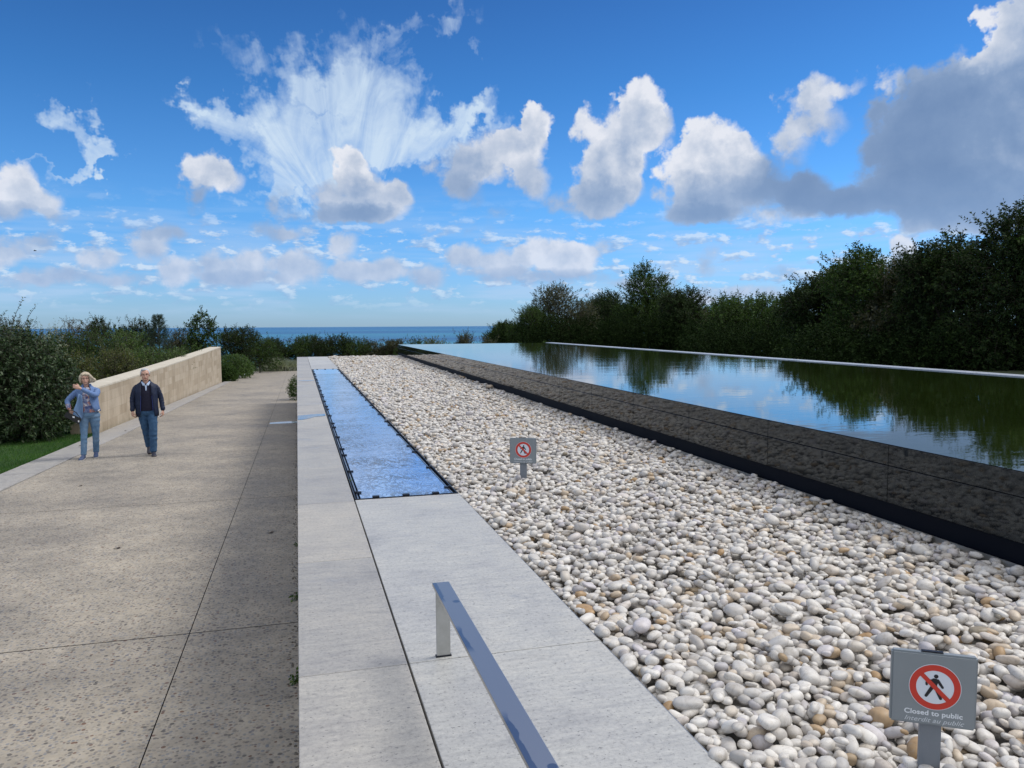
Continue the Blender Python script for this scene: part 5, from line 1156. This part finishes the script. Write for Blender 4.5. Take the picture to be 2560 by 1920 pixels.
def man():
    gz = pathz(16.6); root = empty('person', (-2.905, 16.62, gz), R(9.9)); tag(root, 'white-haired man with glasses in an open navy jacket and jeans walking on the path', 'person')
    HC = (-.005, -.02, 1.605)
    la = [(-.185, 0, 1.395), (-.262, .03, 1.14), (-.255, -.05, .895)]; ra = [(.185, 0, 1.395), (.275, .035, 1.14), (.288, -.02, .885)]
    ll = [(-.095, 0, .92), (-.03, .07, .50), (.015, .27, .15)]; rl = [(.095, 0, .92), (.10, -.11, .49), (.085, -.10, .09)]
    bm = bmesh.new(); head(bm, HC, 1.02); limb(bm, [(0, .01, 1.40), (-.003, -.005, 1.53)], [.060, .056]); torso(bm, [(.86, 0, 0, .15, .10), (1.0, 0, 0, .15, .11), (1.2, 0, 0, .14, .10), (1.32, 0, 0, .12, .09), (1.42, 0, 0, .06, .06)])
    for a in (la, ra): limb(bm, [Vector(a[0]) - Vector((a[0][0] * .12, 0, .045)), a[1], a[2]], [.038, .036, .028])
    for l in (ll, rl): limb(bm, l, [.068, .046, .036])
    hand(bm, la[2], (.02, -.12, -1), (.5, -.9, 0), (1, .3, 0), 1.75, 1.05); hand(bm, (.288, -.02, .885), (.02, -.05, -1), (-.4, -.9, 0), (-1, .3, 0), 1.75, 1.05)
    fuse(bm, 'body', C_['skin2'], root, .0055, 2); face_bits(root, HC, 1.02, .009)
    bm = bmesh.new(); x, y, z = HC; ball(bm, (x, y + .030, z + .050), (.083, .090, .078), 20); ball(bm, (x, y + .055, z - .0), (.078, .066, .075), 16); ball(bm, (x - .02, y - .030, z + .100), (.05, .045, .026), 12); ball(bm, (x - .076, y + .01, z + .025), (.014, .03, .04), 10); ball(bm, (x + .076, y + .01, z + .025), (.014, .03, .04), 10); fuse(bm, 'hair', C_['hairw'], root, .007, 1)
    bm = bmesh.new(); torso(bm, [(.895, 0, -.005, .165, .125), (.96, 0, -.01, .17, .130), (1.1, 0, -.012, .168, .130), (1.25, 0, -.008, .175, .125), (1.36, 0, 0, .17, .105), (1.43, 0, .0, .085, .075)]); fuse(bm, 'sweater', C_['sweater'], root, .008, 2)
    # collar
    for k in (-1, 1): MB().prism([(k * .012, -.098, 1.385), (k * .055, -.092, 1.395), (k * .082, -.045, 1.465), (k * .064, -.062, 1.475), (k * .010, -.110, 1.42)], (0, -.006, .002)).build('shirt_collar', C_['shirt'], root)
    MB().prism([(-.010, -.118, 1.30), (.010, -.118, 1.30), (.016, -.108, 1.40), (-.016, -.108, 1.40)], (0, -.006, 0)).build('shirt_placket', C_['shirt'], root)
    # jacket: open front
    a0 = -math.pi / 2; rows = [(.80, .01, .005, .205, .160, .70), (.86, .005, .005, .205, .156, .66), (.98, 0, 0, .203, .154, .58), (1.12, 0, 0, .200, .152, .52), (1.25, 0, .0, .205, .148, .46), (1.33, 0, .0, .205, .132, .44), (1.385, 0, .003, .185, .112, .46), (1.42, 0, .006, .150, .098, .52), (1.45, 0, .012, .105, .086, .62), (1.485, 0, .018, .080, .073, .75), (1.50, 0, .02, .085, .076, .85)]
    n = 36; rings = []
    for zz, cx, cy, hw, hd, g in rows:
        an = [a0 + g + (2 * math.pi - 2 * g) * k / (n - 1) for k in range(n)]
        rings.append([(cx + hw * math.cos(a) * (1 + .02 * math.sin(7 * a + zz * 30)), cy + hd * math.sin(a) * (1 + .03 * math.sin(9 * a + zz * 22)), zz - (.02 * abs(math.cos(a)) if zz < .84 else 0)) for a in an])
    sheet_join(rings, n, [([(-.150, 0, 1.370), (-.195, .01, 1.325), (-.252, .03, 1.14), (-.252, -.045, .93)], [.056, .057, .050, .042]), ([(.150, 0, 1.370), (.195, .01, 1.325), (.264, .035, 1.14), (.286, -.018, .92)], [.056, .057, .050, .042])], 'jacket', C_['navy'], root)
    for k in (-1, 1): MB().prism([(k * .108, -.136, .90), (k * .116, -.136, .90), (k * .100, -.136, 1.20), (k * .094, -.136, 1.20)], (0, -.004, 0)).build('jacket_lining', C_['lining'], root)
    for w, dv in ((la[2], (-.255, -.045, .925)), (ra[2], (.288, -.018, .915))): bm = bmesh.new(); limb(bm, [Vector(dv) + Vector((0, 0, .03)), Vector(dv) - Vector((0, 0, .012))], [.046, .044]); fuse(bm, 'cuff', C_['navy'], root, .006, 1)
    bm = bmesh.new(); torso(bm, [(.99, 0, 0, .165, .118), (.93, 0, 0, .172, .122), (.85, 0, .005, .175, .122), (.80, 0, .01, .15, .10)])
    limb(bm, [(-.085, .0, .88), (-.034, .06, .50), (.010, .25, .155)], [.100, .072, .062], wr=.045); limb(bm, [(.090, 0, .88), (.102, -.10, .50), (.088, -.10, .095)], [.102, .074, .066], wr=.045); fuse(bm, 'jeans', C_['jeans'], root, .0075, 2)
    shoe(root, (.012, .30, .115), (.02, .10, .0), C_['shoe'], C_['sole2'], up=(0, .5, .87)); shoe(root, (.085, -.055, .0), (.10, -.325, .0), C_['shoe'], C_['sole2'])
man()
def woman():
    gz = pathz(16.55); root = empty('person', (-3.955, 16.60, gz), R(13)); tag(root, 'blonde-grey haired woman in a denim jacket and light jeans gripping her jacket shut', 'person')
    HC = (-.018, -.045, 1.555)
    la = [(-.155, .02, 1.335), (-.345, .01, 1.135), (-.300, -.11, .985)]; ra = [(.165, -.01, 1.345), (.150, -.20, 1.215), (-.115, -.215, 1.385)]
    ll = [(-.075, 0, .87), (-.085, -.07, .47), (-.105, -.10, .09)]; rl = [(.105, 0, .87), (.115, .01, .47), (.112, .12, .10)]
    bm = bmesh.new(); head(bm, HC, .97); limb(bm, [(0, .01, 1.34), (-.012, -.02, 1.47)], [.052, .048]); torso(bm, [(.84, .01, 0, .16, .11), (1.0, 0, 0, .13, .10), (1.2, 0, 0, .12, .09), (1.28, 0, 0, .11, .08), (1.36, 0, 0, .055, .055)])
    for a in (la, ra): limb(bm, [Vector(a[0]) - Vector((a[0][0] * .12, 0, .045)), a[1], a[2]], [.034, .032, .026])
    for l in (ll, rl): limb(bm, l, [.068, .040, .032])
    hand(bm, la[2], (.28, -.15, -1), (.6, -.8, .2), (.5, .8, -.2), 1.1, .98); hand(bm, ra[2], (-1, .10, .45), (.3, .1, .9), (.1, 1, -.2), 1.2, .98)
    fuse(bm, 'body', C_['skin'], root, .0055, 2); face_bits(root, HC, .97, .004)
    x, y, z = HC; bm = bmesh.new()
    ball(bm, (x + .005, y + .035, z + .045), (.096, .092, .085), 20); ball(bm, (x + .01, y + .060, z - .02), (.10, .07, .10), 18); ball(bm, (x - .080, y + .015, z - .010), (.030, .05, .085), 12)
    ball(bm, (x + .088, y + .0, z - .005), (.036, .055, .085), 12); ball(bm, (x + .125, y + .01, z - .035), (.062, .045, .05), 12); ball(bm, (x + .03, y - .058, z + .080), (.055, .035, .030), 12); ball(bm, (x - .04, y - .052, z + .078), (.035, .03, .030), 10)
    limb(bm, [(x + .05, y - .05, z + .09), (x + .10, y - .04, z + .03), (x + .17, y - .01, z - .04)], [.025, .028, .012]); fuse(bm, 'hair', C_['hairb'], root, .007, 1)
    bm = bmesh.new(); torso(bm, [(.90, .02, -.005, .165, .128), (1.0, .01, -.01, .155, .128), (1.12, 0, -.01, .15, .128), (1.25, 0, -.008, .155, .120), (1.33, 0, 0, .145, .095), (1.39, 0, .0, .065, .06)]); fuse(bm, 'blouse', C_['floral'], root, .008, 2)
    n = 36; rings = []
    for zz, cx, cy, hw, hd, gl, gr in [(.915, .03, .0, .19, .155, 1.25, .55), (1.0, .02, 0, .182, .150, 1.05, .34), (1.12, .01, 0, .176, .148, .80, .20), (1.25, 0, 0, .178, .140, .5, .20), (1.31, 0, 0, .180, .120, .36, .30), (1.355, 0, .003, .150, .100, .42, .42), (1.385, 0, .006, .115, .088, .5, .5), (1.415, 0, .012, .080, .074, .6, .6), (1.445, 0, .018, .070, .066, .7, .7)]:
        l0, l1 = -math.pi / 2 + gr, math.pi * 1.5 - gl; rings.append([(cx + hw * math.cos(l0 + (l1 - l0) * k / (n - 1)) * (1 + .02 * math.sin(k * 1.3 + zz * 25)), cy + hd * math.sin(l0 + (l1 - l0) * k / (n - 1)), zz) for k in range(n)])
    sheet_join(rings, n, [([(-.13, .015, 1.315), (-.19, .02, 1.285), (-.345, .01, 1.135), (-.312, -.08, 1.03)], [.054, .057, .048, .040]), ([(.135, 0, 1.325), (.180, -.04, 1.305), (.150, -.205, 1.222), (-.065, -.222, 1.358)], [.056, .060, .052, .040])], 'jacket', C_['denim'], root)
    # loose front panel blown outwards
    V = []; nu, nv = 7, 9
    for i in range(nv):
        t = i / (nv - 1); zt = 1.24 - .44 * t
        for j in range(nu): s_ = j / (nu - 1); V.append((-.078 - s_ * (.06 + .15 * t ** 1.3) + .02 * t * math.sin(s_ * 5), -.135 - .045 * math.sin(s_ * 7 + t * 4) * (.3 + t) - .01 * t, zt - .05 * math.sin(s_ * 3.1) * t + s_ * .04 * (1 - t)))
    Fc = [(i * nu + j, i * nu + j + 1, (i + 1) * nu + j + 1, (i + 1) * nu + j) for i in range(nv - 1) for j in range(nu - 1)]
    bm = bmesh.new(); vv = [bm.verts.new(v) for v in V]; [bm.faces.new([vv[q] for q in f]) for f in Fc]; fuse(bm, 'jacket_front', C_['denim2'], root, remesh=False, smooth=1, solid=.008)
    bm = bmesh.new(); limb(bm, [(-.325, -.06, 1.055), (-.308, -.10, 1.0)], [.046, .042]); fuse(bm, 'sleeve_cuff', C_['floral'], root, .006, 1)
    MB().prism([(.17, -.118, .915), (.205, -.07, .935), (.205, -.07, .955), (.17, -.118, .935)], (.004, -.008, 0)).build('hem_trim', C_['wht'], root)
    bm = bmesh.new(); ball(bm, (.005, -.105, 1.345), (.011, .007, .012), 8); fuse(bm, 'pendant', C_['wht'], root, remesh=False, smooth=0)
    bm = bmesh.new(); torso(bm, [(.96, .015, 0, .145, .115), (.91, .018, 0, .168, .128), (.84, .02, .005, .180, .130), (.78, .02, .01, .15, .10)])
    limb(bm, [(-.066, .0, .85), (-.080, -.06, .48), (-.103, -.09, .09)], [.098, .060, .052], wr=.04); limb(bm, [(.108, 0, .85), (.120, .0, .48), (.112, .11, .10)], [.106, .062, .054], wr=.04); fuse(bm, 'jeans', C_['jeans2'], root, .0075, 2)
    shoe(root, (-.10, -.06, .0), (-.165, -.315, .0), C_['shoe2'], C_['sole']); shoe(root, (.113, .15, .045), (.10, -.09, .0), C_['shoe2'], C_['sole'], up=(0, .15, 1))
    return root
wroot = woman()
# the bag she holds
bag = empty('handbag', (-3.955, 16.60, pathz(16.55)), R(13)); tag(bag, 'small black bag held by the woman at her hip', 'handbag')
mb = MB(); mb.prism([(-.405, -.175, .865), (-.345, -.175, .945), (-.105, -.195, .800), (-.155, -.195, .690)], (0, -.035, 0)); bmesh.ops.bevel(mb.bm, geom=mb.bm.edges[:], offset=.008, segments=2, affect='EDGES'); mb.build('bag_body', C_['bag'], bag)
MB().prism([(-.26, -.224, .858), (-.222, -.224, .850), (-.222, -.224, .822), (-.255, -.224, .828)], (0, -.004, 0)).build('clasp', C_['wht'], bag)
MB().prism([(-.168, -.232, .775), (-.145, -.232, .765), (-.150, -.232, .735), (-.172, -.232, .745)], (0, -.004, 0)).build('stud', C_['wht'], bag)
MB().tube([(-.345, -.195, .935), (-.28, -.195, .975), (-.2, -.20, .93), (-.125, -.21, .81)], .007, 6).build('strap', C_['bag'], bag, True)
